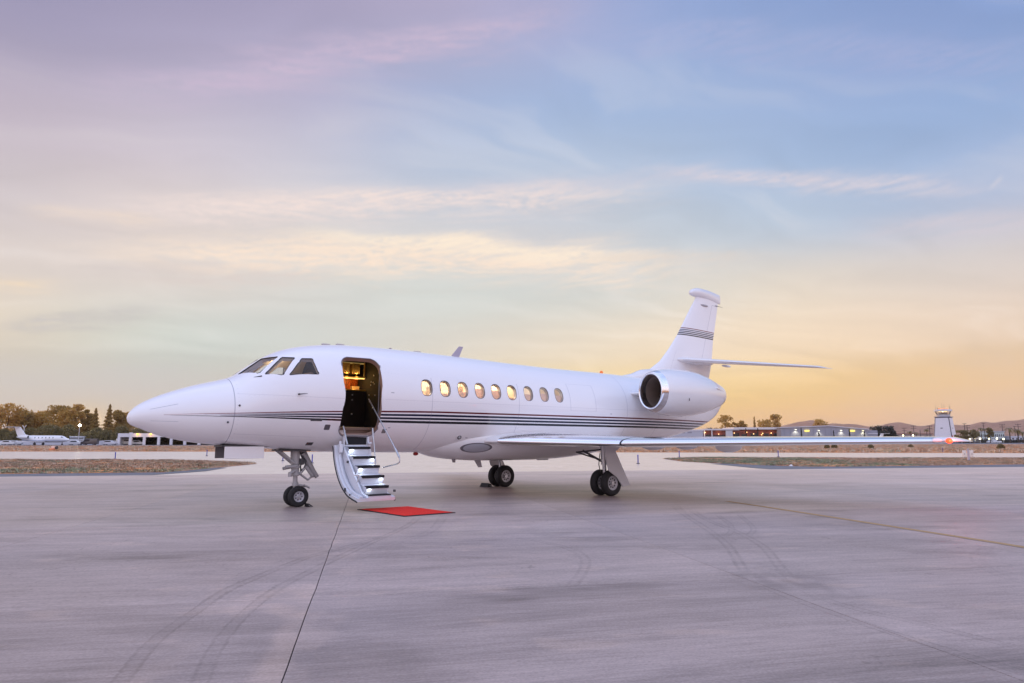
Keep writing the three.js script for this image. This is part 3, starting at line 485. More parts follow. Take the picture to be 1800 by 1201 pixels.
  const wing = [[7.55, 1.41, 0.5, 5.2, 0.078], [8.0, 1.405, 1.2, 4.75, 0.078], [9.69, 1.352, 3.86, 3.25, 0.08], [11.42, 1.388, 6.58, 2.32, 0.083], [13.15, 1.415, 9.3, 1.38, 0.105]].map(([x, y, z, c, t]) => ({ x, y, z, c, t, up: 1.3, low: 0.62 }));
  const mir = k => k.map(s => ({ ...s, z: -s.z }));
  const wsplit = (a, b) => wing.slice(a, b + 1);
  for (const s of [1, -1]) {
    const W = s > 0 ? wing : mir(wing), lerpS = (z) => { const A = Math.abs(z); let i = 0; while (i < 3 && A > Math.abs(W[i + 1].z)) i++; const t = (A - Math.abs(W[i].z)) / (Math.abs(W[i + 1].z) - Math.abs(W[i].z)), o = {}; for (const k of Object.keys(W[0])) o[k] = mix(W[i][k], W[i + 1][k], t); return o; };
    const w = part(jet, 'wing', loft(W, 'y'), mat.white);
    part(w, 'inboard_leading_edge', loft([lerpS(1.25), lerpS(2.6), lerpS(3.83)], 'y', 0, 0.30, 0.006, false), mat.chrome);
    part(w, 'outboard_leading_edge', loft([lerpS(3.87), lerpS(5.6), lerpS(7.5), lerpS(9.28)], 'y', 0, 0.34, 0.006, false), mat.chrome);
    part(w, 'slat_joint', loft([lerpS(3.825), lerpS(3.875)], 'y', 0, 0.34, 0.0035, false), mat.seal);
    const T = lerpS(9.3); const tip = [T, { ...T, x: 13.36, z: s * 9.5, c: 1.14, t: 0.10, y: 1.43 }, { ...T, x: 13.68, z: s * 9.64, c: 0.72, t: 0.075, y: 1.42 }, { ...T, x: 14.0, z: s * 9.68, c: 0.26, t: 0.05, y: 1.41 }];
    const wt = part(w, 'wing_tip', loft(tip, 'y'), mat.white);
    part(w, 'navigation_lamp', new THREE.SphereGeometry(0.07, 16, 12).scale(1.6, 0.8, 0.8).translate(13.42, 1.425, s * 9.51), s > 0 ? glow(1.0, 0.07, 0.02, 2.6) : glow(0.1, 0.9, 0.3, 3));
    for (const [x, z, l, h] of [[12.25, 4.9, 1.15, 0.16], [12.15, 3.75, 0.9, 0.10], [12.0, 2.75, 1.0, 0.12]]) part(w, 'flap_track_fairing', new THREE.SphereGeometry(0.5, 20, 14).scale(l, h * 2, 0.2).translate(x + l * 0.25, 1.29, s * z), mat.white);
  }
  lamp(jet, 13.36, 1.425, 9.66, 1, 0.13, 0.08, 0.9, 1);
  const fin = [{ x: 14.8, y: 3.35, z: 0, c: 4.1, t: 0.09 }, { x: 15.35, y: 3.72, z: 0, c: 3.58, t: 0.09 }, { x: 16.1, y: 4.14, z: 0, c: 2.98, t: 0.10 }, { x: 16.62, y: 4.62, z: 0, c: 2.58, t: 0.105 }, { x: 17.11, y: 5.14, z: 0, c: 2.18, t: 0.105 }, { x: 17.9, y: 6.17, z: 0, c: 1.69, t: 0.105 }, { x: 18.27, y: 6.62, z: 0, c: 1.45, t: 0.105 }, { x: 18.36, y: 6.85, z: 0, c: 1.42, t: 0.10 }];
  const finMap = (() => {
    const W = 1024, c = document.createElement('canvas'); c.width = W; c.height = W; const g = c.getContext('2d'); g.fillStyle = 'rgb(243,243,246)'; g.fillRect(0, 0, W, W);
    const X = x => (x - 14.5) / 5.5 * W, Y = y => W - (y - 3) / 4.2 * W, cols = ['rgb(96,14,26)', 'rgb(18,20,58)', 'rgb(14,16,48)', 'rgb(14,16,48)', 'rgb(8,9,24)'];
    cols.forEach((k, i) => { g.fillStyle = k; const y = 5.445 - i * 0.062; g.fillRect(X(16), Y(y + 0.015), W, (0.028 + 0.003 * i) / 4.2 * W); });
    g.strokeStyle = 'rgba(110,112,130,0.8)'; g.lineWidth = 1.6; g.beginPath(); g.moveTo(X(18.42), Y(4.35)); g.lineTo(X(19.26), Y(6.5)); g.lineTo(X(19.7), Y(6.5)); g.stroke();
    g.strokeStyle = 'rgba(140,142,158,0.5)'; g.lineWidth = 1; g.beginPath(); g.moveTo(X(16.6), Y(4.2)); g.lineTo(X(18.8), Y(4.35)); g.moveTo(X(16.2), Y(3.4)); g.lineTo(X(16.9), Y(4.6)); g.stroke();
    const t = new THREE.CanvasTexture(c); t.colorSpace = THREE.SRGBColorSpace; t.magFilter = THREE.LinearFilter; return t;
  })();
  const fg = loft(fin, 'z'); { const p = fg.attributes.position, u = []; for (let i = 0; i < p.count; i++) u.push((p.getX(i) - 14.5) / 5.5, (p.getY(i) - 3) / 4.2); fg.setAttribute('uv', new THREE.Float32BufferAttribute(u, 2)); }
  const finM = part(jet, 'fin', fg, P(1, 1, 1, 0.5, { map: finMap, clearcoat: 1, clearcoatRoughness: 0.04, specularIntensity: 0.2 }));
  { // swollen cap on the fin
    const cap = new Body([[17.96,6.82],[18.0,6.9],[18.15,6.99],[18.5,7.06],[19.0,7.055],[19.86,6.97]], [[17.96,6.82],[18.0,6.76],[18.15,6.72],[18.5,6.69],[19.0,6.66],[19.86,6.62]], [[17.96,.01],[18.0,.075],[18.15,.13],[18.5,.17],[19.0,.13],[19.6,.06],[19.86,.02]]);
    part(finM, 'fin_cap', shell(cap, 17.96, 19.86, 0, 40, 28, true), mat.white);
    part(finM, 'recognition_lamp', new THREE.SphereGeometry(0.5, 16, 10).scale(0.5, 0.09, 0.10).translate(18.72, 6.42, 0.07), M(0.42, 0.4, 0.42, 0.3));
    part(finM, 'static_wick', rod([19.5, 6.52, 0.03], [19.95, 6.5, 0.05], 0.01, 6, 0.004), mat.seal);
  }
  const tp = [{ x: 16.95, y: 4.27, z: 0.06, c: 2.2, t: 0.085 }, { x: 17.2, y: 4.25, z: 0.4, c: 2.0, t: 0.085 }, { x: 19.45, y: 3.87, z: 3.78, c: 0.95, t: 0.08 }, { x: 19.9, y: 3.85, z: 3.88, c: 0.62, t: 0.05 }];
  for (const s of [1, -1]) { const t = part(jet, 'tailplane', loft(s > 0 ? tp : mir(tp), 'y'), mat.white); part(t, 'root_fairing', new THREE.SphereGeometry(0.5, 24, 16).scale(2.2, 0.26, 0.36).translate(17.95, 4.25, s * 0.12), mat.white); part(t, 'hinge_fairing', new THREE.SphereGeometry(0.5, 14, 10).scale(0.6, 0.09, 0.07).translate(19.25, 4.14, s * 0.55), mat.white); }

  // ---- engines: lathe profiles along x
  for (const s of [1, -1]) {
    const cz = 2.02 * s, cy = 2.86, ax = g => g.rotateZ(-Math.PI / 2).translate(0, cy, cz);
    const rake = g => { const p = g.attributes.position; for (let i = 0; i < p.count; i++) p.setX(i, p.getX(i) - 0.13 * (p.getZ(i) - cz) * s / 0.57 * (1 - sstep(13.0, 14.4, p.getX(i)))); return g; };
    const lathe = (pts, n = 56) => rake(ax(new THREE.LatheGeometry(pts.map(p => new THREE.Vector2(p[1], p[0])), n)));
    const nac = part(jet, 'engine_nacelle', lathe([[13.27, .61], [13.5, .655], [14.0, .70], [14.5, .71], [15.0, .675], [15.5, .59], [15.9, .49], [16.2, .40], [16.4, .345], [16.39, .32], [16.1, .34]]), mat.white);
    part(nac, 'inlet_lip', lathe([[13.32, .452], [13.16, .462], [13.08, .485], [13.05, .515], [13.07, .545], [13.13, .572], [13.275, .612]]), mat.chrome);
    part(nac, 'inlet_duct', lathe([[13.32, .453], [13.6, .462], [13.95, .47], [14.3, .47]]), M(0.27, 0.205, 0.17, 0.4, { side: THREE.DoubleSide }));
    const bl = []; for (let i = 0; i < 22; i++) { const b = new THREE.BoxGeometry(0.012, 0.36, 0.105); b.rotateY(0.75); b.translate(0, 0.285, 0); b.rotateX(i / 22 * 2 * Math.PI); bl.push(b.translate(14.05, cy, cz)); }
    part(nac, 'fan', merge(bl), M(0.3, 0.27, 0.26, 0.3, { metalness: 0.7 })); part(nac, 'fan_disc', ax(new THREE.CylinderGeometry(0.47, 0.47, 0.02, 40).translate(0, 14.25, 0)), M(0.02, 0.02, 0.02, 0.8));
    part(nac, 'spinner', ax(new THREE.ConeGeometry(0.14, 0.3, 24).rotateX(Math.PI).translate(0, 13.88, 0)), M(0.35, 0.36, 0.38, 0.3, { metalness: 0.5 }));
    part(nac, 'exhaust_cone', lathe([[15.9, .25], [16.35, .16], [16.6, .02]], 30), mat.steel); part(nac, 'exhaust_duct', lathe([[15.9, .34], [16.39, .325]], 40), M(0.12, 0.11, 0.11, 0.5, { side: THREE.DoubleSide }));
    part(nac, 'thrust_reverser_fairing', rbox(0.85, 0.075, 0.1, 0, 0, 0, 0.035).rotateZ(-0.1).rotateY(s * 0.32).translate(15.95, cy + 0.13, cz + s * 0.42), mat.white);
    part(nac, 'nacelle_vent', rbox(0.03, 0.13, 0.012, 14.02, cy - 0.22, cz + s * 0.665, 0.006), mat.gearDark);
    const pyl = loft([{ x: 13.2, y: 2.84, z: 0.9 * s, c: 4.3, t: 0.06 }, { x: 13.3, y: 2.84, z: 1.5 * s, c: 3.1, t: 0.06 }], 'y'); part(jet, 'pylon', pyl, mat.white);
  }
  { // root fillet in front of the fin
    const dors = new Body([[13.9,3.49],[14.6,3.62],[15.1,3.78],[16.5,3.9]], [[13.9,3.40],[16.5,3.3]], [[13.9,.04],[14.4,.13],[15.2,.18],[16.5,.2]]); part(jet, 'dorsal_fillet', shell(dors, 13.9, 16.5, 0, 30, 24, true), mat.white); part(jet, 'ram_air_inlet', rbox(0.12, 0.1, 0.14, 14.92, 3.58, 0, 0.04), M(0.05, 0.04, 0.04, 0.6)); }

  // ---- nose gear, main gear
  const wheel = (R, w, rr, hub, holes, rimMat) => {
    const tyre = new THREE.LatheGeometry([[rr, -w * .36], [rr + (R - rr) * .3, -w * .47], [rr + (R - rr) * .65, -w * .5], [R * .96, -w * .38], [R, -w * .22], [R, -w * .12], [R * .985, -w * .1], [R * .985, -w * .06], [R, -w * .04], [R, w * .04], [R * .985, w * .06], [R * .985, w * .1], [R, w * .12], [R, w * .22], [R * .96, w * .38], [rr + (R - rr) * .65, w * .5], [rr + (R - rr) * .3, w * .47], [rr, w * .36]].map(p => new THREE.Vector2(...p)), 44).rotateX(Math.PI / 2);
    const rim = [new THREE.LatheGeometry([[rr, -w * .36], [rr * .9, -w * .36], [rr * .82, -w * .26], [rr * .35, -w * .2], [rr * .3, -w * .34], [.001, -w * .36]].map(p => new THREE.Vector2(...p)), 40).rotateX(Math.PI / 2), new THREE.LatheGeometry([[.001, w * .36], [rr * .3, w * .34], [rr * .35, w * .2], [rr * .82, w * .26], [rr * .9, w * .36], [rr, w * .36]].map(p => new THREE.Vector2(...p)), 40).rotateX(Math.PI / 2)];
    const dk = []; for (let i = 0; i < holes; i++) { const a = i / holes * 2 * Math.PI; for (const e of [1, -1]) dk.push(new THREE.CylinderGeometry(rr * .13, rr * .13, 0.012, 12).rotateX(Math.PI / 2).translate(rr * .62 * Math.cos(a), rr * .62 * Math.sin(a), e * (w * .235))); }
    return [tyre, merge(rim), dk.filter((_, i) => i % 2 === 0), dk.filter((_, i) => i % 2 === 1)];
  };
  const put = (g, x, y, z) => g.clone().translate(x, y, z);
  const addWheel = (gear, W, x, y, z, out) => { part(gear, 'tyre', put(W[0], x, y, z), mat.rubber); part(gear, 'rim', put(W[1], x, y, z), rimW); for (const d of W[out > 0 ? 2 : 3]) part(gear, 'rim_hole', put(d, x, y, z), mat.gearDark); };
  const rimW = M(0.46, 0.45, 0.48, 0.4, { metalness: 0.3 });
  { const x = 3.4;
    const ng = part(jet, 'nose_gear', merge([rod([3.33, 1.5, 0], [3.35, 0.92, 0], 0.10, 18), rod([3.35, 0.95, 0], [3.365, 0.66, 0], 0.085, 18), rod([3.365, 0.66, 0], [3.39, 0.22, 0], 0.05, 14), cyl(0.07, 0.07, 0.07, 3.372, 0.48, 0, 16), rod([x, 0.222, -0.2], [x, 0.222, 0.2], 0.035), rbox(0.15, 0.2, 0.16, 3.35, 1.02, 0, 0.04), cyl(0.115, 0.115, 0.06, 3.354, 0.86, 0, 18), cyl(0.11, 0.11, 0.05, 3.362, 0.70, 0, 18)]), mat.gearGrey);
    part(ng, 'drag_brace', merge([rod([2.9, 1.26, 0.09], [3.3, 0.94, 0.09], 0.028), rod([2.9, 1.26, -0.09], [3.3, 0.94, -0.09], 0.028)]), mat.gearGrey);
    part(ng, 'steering_actuator', merge([rod([3.1, 0.86, 0.1], [3.36, 0.88, 0.1], 0.035), rod([3.12, 0.82, -0.1], [3.36, 0.86, -0.1], 0.035), rod([3.2, 0.73, 0.13], [3.32, 0.78, 0.1], 0.03), cyl(0.04, 0.04, 0.1, 3.2, 0.7, 0.12)]), mat.gearGrey);
    part(ng, 'torque_link', merge([rod([3.44, 0.72, 0.0], [3.66, 0.56, 0], 0.022), rod([3.66, 0.56, 0], [3.79, 0.68, 0], 0.02), rod([3.44, 0.70, 0.05], [3.58, 0.86, 0.05], 0.03), rod([3.58, 0.86, 0.05], [3.74, 0.65, 0.05], 0.04), rod([3.4, 0.47, 0], [3.6, 0.43, 0.03], 0.025), rod([3.55, 0.46, 0.05], [3.68, 0.39, 0.06], 0.02)]), mat.gearGrey);
    part(ng, 'hydraulic_line', merge([tube([[3.43, 1.15, 0.05], [3.5, 1.0, 0.08], [3.44, 0.86, 0.08], [3.5, 0.74, 0.06]], 0.014), tube([[3.45, 1.18, -0.04], [3.54, 1.05, 0.02], [3.47, 0.92, 0.03], [3.46, 0.72, 0.05]], 0.012), tube([[3.47, 1.1, 0.1], [3.56, 0.98, 0.1], [3.52, 0.84, 0.1]], 0.013), rbox(0.1, 0.14, 0.1, 3.47, 0.97, 0.06, 0.02)]), mat.gearDark);
    part(ng, 'rear_gear_door', prism([[3.45, 1.24], [3.62, 1.24], [3.96, 0.62], [3.80, 0.60]], -0.17, -0.12, 'z'), mat.gearGrey); part(ng, 'door_strut', merge([rod([3.5, 1.15, 0.02], [3.86, 0.62, 0.02], 0.06, 12, 0.05)]), mat.gearGrey);
    for (const z of [0.13, -0.13]) { addWheel(ng, wheel(0.222, 0.145, 0.115, 0, 7), x, 0.222, z, 1); }
    part(ng, 'door_mount', rbox(0.7, 0.04, 0.5, 3.25, 1.22, 0, 0.01), mat.gearDark);
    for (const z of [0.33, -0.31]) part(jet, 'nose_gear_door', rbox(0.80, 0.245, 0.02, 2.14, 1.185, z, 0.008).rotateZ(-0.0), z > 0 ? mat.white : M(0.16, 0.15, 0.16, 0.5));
    part(jet, 'gear_bay', rbox(1.0, 0.04, 0.56, 2.2, 1.318, 0, 0.01), mat.gearDark);
  }
  for (const s of [1, -1]) { const x = 10.87, z = 2.225 * s;
    const g = part(jet, 'main_gear', merge([rod([10.83, 1.4, z], [10.85, 0.8, z], 0.085, 18), rod([10.85, 0.85, z], [10.87, 0.33, z], 0.055, 14), rod([x, 0.33, z - 0.28], [x, 0.33, z + 0.28], 0.05), rbox(0.16, 0.16, 0.2, 10.87, 0.42, z, 0.04), cyl(0.1, 0.1, 0.06, 10.84, 0.92, z, 18)]), mat.steel);
    part(g, 'side_brace', merge([rod([10.82, 0.86, z], [10.4, 1.17, z - s * 0.35], 0.03), rod([10.82, 1.2, z], [10.32, 1.12, z - s * 0.5], 0.022), rod([10.3, 1.13, z - s * 0.5], [10.82, 0.9, z], 0.02), tube([[10.8, 1.1, z - s * 0.1], [10.75, 0.8, z - s * 0.1], [10.84, 0.5, z - s * 0.1]], 0.012)]), mat.gearDark);
    for (const e of [1, -1]) { addWheel(g, wheel(0.335, 0.2, 0.185, 0, 9), x + 0.02, 0.333, z + e * 0.185, 1); }
    const k = [[10.54, 1.33], [10.55, 1.05], [10.68, 0.66], [10.99, 0.47], [11.2, 0.23], [11.5, 0.26], [11.31, 0.55], [10.95, 1.15], [11.2, 1.3]];
    part(g, 'gear_door', prism(k, s * 2.52, s * 2.52 + 0.03, 'z'), M(0.62, 0.61, 0.63, 0.35));
  }
  { // chocks
    for (const [x, z, l, n] of [[3.60, 0.2, 'small black rubber chock behind the nose wheel', 0], [10.42, -2.4, 'black rubber chock in front of the far main wheels', 1]]) {
      const c = thing('wheel_chock', l, 'wheel chock', [-7.3797 + x * Math.cos(.6834) + z * Math.sin(.6834), 0, -12.9902 - x * Math.sin(.6834) + z * Math.cos(.6834)], 0.6834, 'wheel chocks at the jet'); part(c, 'wedge', prism(n ? [[-0.1, 0.002], [0.1, 0.002], [0.06, 0.1], [-0.02, 0.12]] : [[-0.05, 0.002], [0.1, 0.002], [0.0, 0.07], [-0.05, 0.08]], n ? -0.2 : -0.06, n ? 0.2 : 0.06, 'z'), mat.rubber); part(c, 'rope', tube(n ? [[0, 0.06, 0.2], [0.02, 0.03, 0.26], [0.06, 0.012, 0.3]] : [[0, 0.04, 0.05], [0.01, 0.02, 0.09], [0.03, 0.01, 0.12]], 0.01), M(0.2, 0.19, 0.18, 0.9)); }
  }

  // ---- airstair: the folded-down door with steps, risers, lamps and rails
  { const bend = new THREE.CatmullRomCurve3([[.80, 1.31], [.92, .94], [1.17, .58], [1.55, .32], [2.02, .205]].map(p => V(p[0], p[1], 0)), false, 'centripetal'), N = 24;
    const R = 0, arc = off => { const q = []; for (let i = 0; i <= N; i++) { const p = bend.getPointAt(i / N), t = bend.getTangentAt(i / N); q.push([p.x + t.y * off, p.y - t.x * off]); } return q; };   // off < 0 lies on the step side
    const stair = part(jet, 'airstair', toCreasedNormals(prism(arc(R).concat(arc(R - 0.07).reverse()), 3.86, 4.72, 'x'), 0.5), mat.stair, 'white folded down entry door with built-in steps');
    part(stair, 'door_edge_seal', merge([3.858, 4.722].map(x => tube(arc(R + 0.002).map(p => [x, p[1], p[0]]), 0.016, 6, 60))), mat.seal);
    const rim = arc(R - 0.11), rim2 = arc(R - 0.075); part(stair, 'door_inner_rib', toCreasedNormals(prism(rim2.concat(rim.reverse()), 3.92, 3.97, 'x'), 0.5), mat.stair);
    part(stair, 'side_panel', toCreasedNormals(prism([[0.86, 1.34], [0.96, 1.30], [1.2, 1.05], [1.55, .68], [1.9, .36], [2.1, .30], [1.75, .30], [1.4, .50], [1.1, .80]], 4.02, 4.06, 'x'), 0.5), mat.stair);
    const nose = [[1.08, 1.29], [1.31, 1.09], [1.53, .90], [1.74, .70], [1.94, .50]], prof = [[0.82, 1.33]];
    for (const [z, y] of nose) prof.push([z - 0.02, y - 0.02], [z - 0.03, y - 0.05], [z - 0.085, y - 0.165]);
    prof.push([2.0, .33], [2.04, .30], [2.03, .23], [1.85, .28], [1.6, .36], [1.25, .62], [1.03, .95], [0.9, 1.25]);
    part(stair, 'step_body', prism(prof, 4.10, 4.62, 'x'), mat.stair);
    nose.concat([[2.05, .345]]).forEach(([z, y], i) => {
      part(stair, 'tread', rbox(0.515, i < 5 ? 0.052 : 0.02, 0.23, 4.362, y - 0.02, z - 0.113, 0.008), mat.tread);
      if (i < 5) part(stair, 'riser', rbox(0.508, 0.125, 0.012, 0, 0, 0, 0.004).rotateX(0.45).translate(4.362, y - 0.108, z - 0.05), mat.stair);
      if (i < 5) { const lx = i % 2 ? 4.55 : 4.175; part(stair, 'step_lamp', rbox(0.075, 0.03, 0.02, lx, y - 0.068, z - 0.026, 0.008), glow(0.85, 0.93, 1.0, 4)); lamp(stair, lx, y - 0.075, z - 0.005, 0.8, 0.9, 1.0, 0.035, 0.5); }
    });
    part(stair, 'top_kick_plate', merge([rbox(0.52, 0.20, 0.03, 4.36, 1.44, 0.84, 0.006)]), mat.tread);
    part(stair, 'hinge_bracket', merge([rbox(0.05, 0.28, 0.06, 4.08, 1.40, 0.86, 0.015), rbox(0.05, 0.28, 0.06, 4.655, 1.40, 0.86, 0.015), rbox(0.09, 0.06, 0.1, 4.66, 1.37, 0.92, 0.02), rbox(0.08, 0.18, 0.05, 3.95, 1.26, 1.0, 0.015), cyl(0.03, 0.03, 0.2, 3.95, 1.32, 0.96)]), mat.stair);
    part(stair, 'threshold_strip', rbox(0.56, 0.014, 0.05, 4.36, 1.545, 0.865, 0.004), mat.steel);
    part(stair, 'hand_rail', merge([tube([[4.75, 2.37, 0.66], [4.75, 1.78, 1.33], [4.75, 1.25, 1.94], [4.75, 1.10, 2.10], [4.75, 0.99, 2.13], [4.74, 0.94, 2.02], [4.68, 0.86, 1.56]], 0.014, 10, 60), rod([4.75, 1.26, 1.93], [4.75, 1.08, 2.11], 0.022), rod([4.7, 1.70, 0.98], [4.68, 0.92, 1.22], 0.013), rod([4.7, 1.70, 0.98], [4.69, 1.45, 1.05], 0.02), rod([4.05, 1.74, 0.86], [4.07, 1.34, 1.06], 0.02)]), mat.steel);
    part(stair, 'handle', merge([rod([4.04, 0.72, 1.72], [4.03, 0.42, 1.60], 0.012), rod([4.04, 0.72, 1.72], [3.93, 0.72, 1.74], 0.014)]), M(0.75, 0.72, 0.7, 0.3, { metalness: 0.4 }));
    part(stair, 'catch', merge([rbox(0.05, 0.05, 0.03, 4.0, 0.98, 1.25, 0.01), rbox(0.04, 0.08, 0.03, 3.83, 0.42, 1.52, 0.01), rbox(0.06, 0.04, 0.03, 3.87, 0.33, 1.7, 0.01), rbox(0.05, 0.05, 0.04, 4.66, 0.40, 2.1, 0.01)]), mat.gearDark);
  }
  const disc = (x, y0, zMax = 9) => { const q = []; for (let i = 0; i < 48; i++) { const p = fus.raw(x, i / 48 * 2 * Math.PI), c = (fus.top(x) + fus.bot(x)) / 2; q.push([Math.min(zMax, p.z * 0.935), Math.max(y0, c + (p.y - c) * 0.935)]); } return prism(q, x - 0.02, x + 0.02, 'x'); };
  // ---- entry: floor, galley, bulkheads; cabin behind
  { const wood = noiseTexture(256, (u, v) => { const n = 0.5 + 0.5 * Math.sin(u * 60 + 6 * tile(N3, 1.5)(u, v * 0.3) + 2 * tile(N3, 5)(u, v)); return [0.36 + 0.4 * n, 0.16 + 0.22 * n, 0.06 + 0.08 * n]; }, true);
    const ent = part(jet, 'entry_floor', merge([box(1.35, 0.06, 1.66, 4.5, 1.69, 0.0)]), M(0.16, 0.1, 0.07, 0.6));
    part(ent, 'sill_box', merge([rbox(0.9, 0.20, 0.3, 4.35, 1.58, 0.62, 0.03)]), M(0.15, 0.085, 0.06, 0.4)); part(ent, 'sill_cover', rbox(0.17, 0.13, 0.05, 4.06, 1.60, 0.79, 0.03), M(0.7, 0.62, 0.58, 0.5)); part(ent, 'sill_trim', rbox(0.86, 0.02, 0.04, 4.35, 1.715, 0.79, 0.006), mat.brass);
    const gal = part(jet, 'galley', merge([box(1.0, 0.92, 0.5, 4.68, 2.16, -0.62), box(1.0, 1.62, 0.04, 4.68, 2.5, -0.95), box(0.04, 1.62, 0.62, 4.16, 2.5, -0.66), box(1.0, 0.06, 0.6, 4.68, 3.345, -0.66)]), mat.dark);
    part(gal, 'cabinet', merge([rbox(0.2, 0.26, 0.36, 4.66, 3.165, -0.56, 0.01), rbox(0.2, 0.26, 0.36, 4.93, 3.165, -0.56, 0.01)]), M(0.62, 0.42, 0.16, 0.25, { metalness: 0.75 }));
    part(gal, 'shelf', rbox(0.98, 0.035, 0.5, 4.68, 2.955, -0.60, 0.008), mat.brass); part(gal, 'counter', rbox(0.98, 0.03, 0.56, 4.68, 2.635, -0.60, 0.008), mat.brass); part(gal, 'trim_post', rbox(0.03, 0.36, 0.03, 5.13, 3.15, -0.36, 0.006), mat.brass);
    part(gal, 'wood_panel', new THREE.PlaneGeometry(0.98, 0.3).translate(4.68, 2.79, -0.80), new THREE.MeshStandardMaterial({ map: wood, roughness: 0.3 })); part(gal, 'paper_box', rbox(0.2, 0.1, 0.1, 5.02, 2.70, -0.62, 0.01), M(0.5, 0.36, 0.2, 0.6));
    part(gal, 'shelf_lamp', rbox(0.96, 0.014, 0.03, 4.68, 2.928, -0.40, 0.004), glow(1.0, 0.66, 0.2, 2.4)); part(gal, 'shelf_lamp', rbox(0.96, 0.014, 0.03, 4.68, 3.30, -0.45, 0.004), glow(1.0, 0.66, 0.2, 0.5));
    for (const x of [4.45, 4.7, 4.95]) { lamp(gal, x, 2.90, -0.40, 1.0, 0.6, 0.18, 0.22, 1); lamp(gal, x, 3.03, -0.33, 1.0, 0.6, 0.2, 0.09, 1); }
    for (const y of [2.52, 2.40, 2.06]) part(gal, 'drawer_knob', new THREE.SphereGeometry(0.022, 10, 8).translate(4.83, y, -0.355), mat.steel);
    const bh = part(jet, 'bulkhead', disc(5.22, 1.6), M(0.007, 0.005, 0.005, 0.9)); for (const [y, z] of [[2.98, 0.02], [2.84, -0.1], [2.82, 0.0], [2.78, 0.06], [2.76, -0.12], [2.52, -0.2], [2.5, 0.1], [2.36, -0.16], [2.2, 0.0]]) part(bh, 'switch', new THREE.SphereGeometry(0.018, 8, 6).translate(5.195, y, z), mat.steel);
    part(jet, 'bulkhead', disc(3.80, 1.6, 0.45), mat.dark);
    const cab = part(jet, 'cabin_floor', box(7.0, 0.05, 1.7, 8.8, 1.72, 0), M(0.5, 0.4, 0.3, 0.8)); part(cab, 'partition', disc(8.80, 1.74), mat.liner);  // cross wall added to keep the front cabin light out of the rear
    for (let i = 0; i < 4; i++) for (const s of [1, -1]) part(cab, 'seat', merge([rbox(0.55, 0.16, 0.55, 6.15 + i * 0.66, 2.1, s * 0.72, 0.06), rbox(0.14, 0.72, 0.55, 6.45 + i * 0.66, 2.42, s * 0.72, 0.06)]), M(0.7, 0.56, 0.45, 0.6));
    part(cab, 'ceiling_lamp', box(2.6, 0.02, 0.1, 7.2, 3.46, 0.0), glow(1.0, 0.82, 0.55, 3)); for (const x of [6.1, 7.1, 8.2]) lamp(cab, x, 3.38, 0, 1.0, 0.86, 0.66, 4.6, 2);
    part(cab, 'rear_fill_lamp', box(1.0, 0.02, 0.06, 10.0, 3.4, 0.0), glow(0.85, 0.85, 1.0, 4)); lamp(cab, 9.9, 3.3, 0, 0.85, 0.88, 1.0, 6.0, 2);  // added fill light that lightens the rear cabin windows
    const dash = part(jet, 'cockpit_dash', merge([rbox(0.3, 0.4, 1.5, 2.35, 2.42, 0, 0.08)]), M(0.08, 0.08, 0.09, 0.7)); for (const s of [1, -1]) part(dash, 'pilot_seat', merge([rbox(0.5, 0.15, 0.5, 3.1, 2.15, s * 0.45, 0.06), rbox(0.14, 0.8, 0.48, 3.36, 2.5, s * 0.45, 0.06)]), M(0.3, 0.22, 0.16, 0.7));
    part(dash, 'overhead_lamp', box(0.2, 0.02, 0.3, 3.2, 3.36, -0.3), glow(1.0, 0.75, 0.4, 1.2)); lamp(dash, 3.0, 3.2, -0.35, 1.0, 0.75, 0.45, 0.5, 1);
  }
}
{ // red mat on the apron
  const c = thing('carpet', 'red square mat lying on the concrete below the airstair', 'mat', [-7.3797, 0, -12.9902], 0.6834);
  const q = [[4.13, 1.50], [5.28, 1.63], [5.36, 3.32], [4.22, 3.27]], at = (u, v) => [mix(mix(q[0][0], q[1][0], u), mix(q[3][0], q[2][0], u), v), mix(mix(q[0][1], q[1][1], u), mix(q[3][1], q[2][1], u), v)];
  const red = noiseTexture(256, (() => { const r = mulberry(4); return () => { const k = 0.8 + 0.35 * r(); return [0.93 * k, 0.12 * k, 0.06 * k]; }; })(), true); const rt = red.clone(); rt.repeat.set(3, 3); rt.needsUpdate = true;
  part(c, 'pile', gridGeo(30, 40, (u, v) => { const [x, z] = at(mix(0.025, 0.975, u), mix(0.018, 0.982, v)); return [x, 0.016 + 0.002 * N2(x * 3, z * 3), z, u, v]; }), new THREE.MeshStandardMaterial({ map: rt, roughness: 0.95, bumpMap: rt, bumpScale: 0.004, side: THREE.DoubleSide }));
  part(c, 'rubber_edge', prism([0, 1, 2, 3].map(i => q[i]), 0.001, 0.011, 'y'), mat.rubber);
}

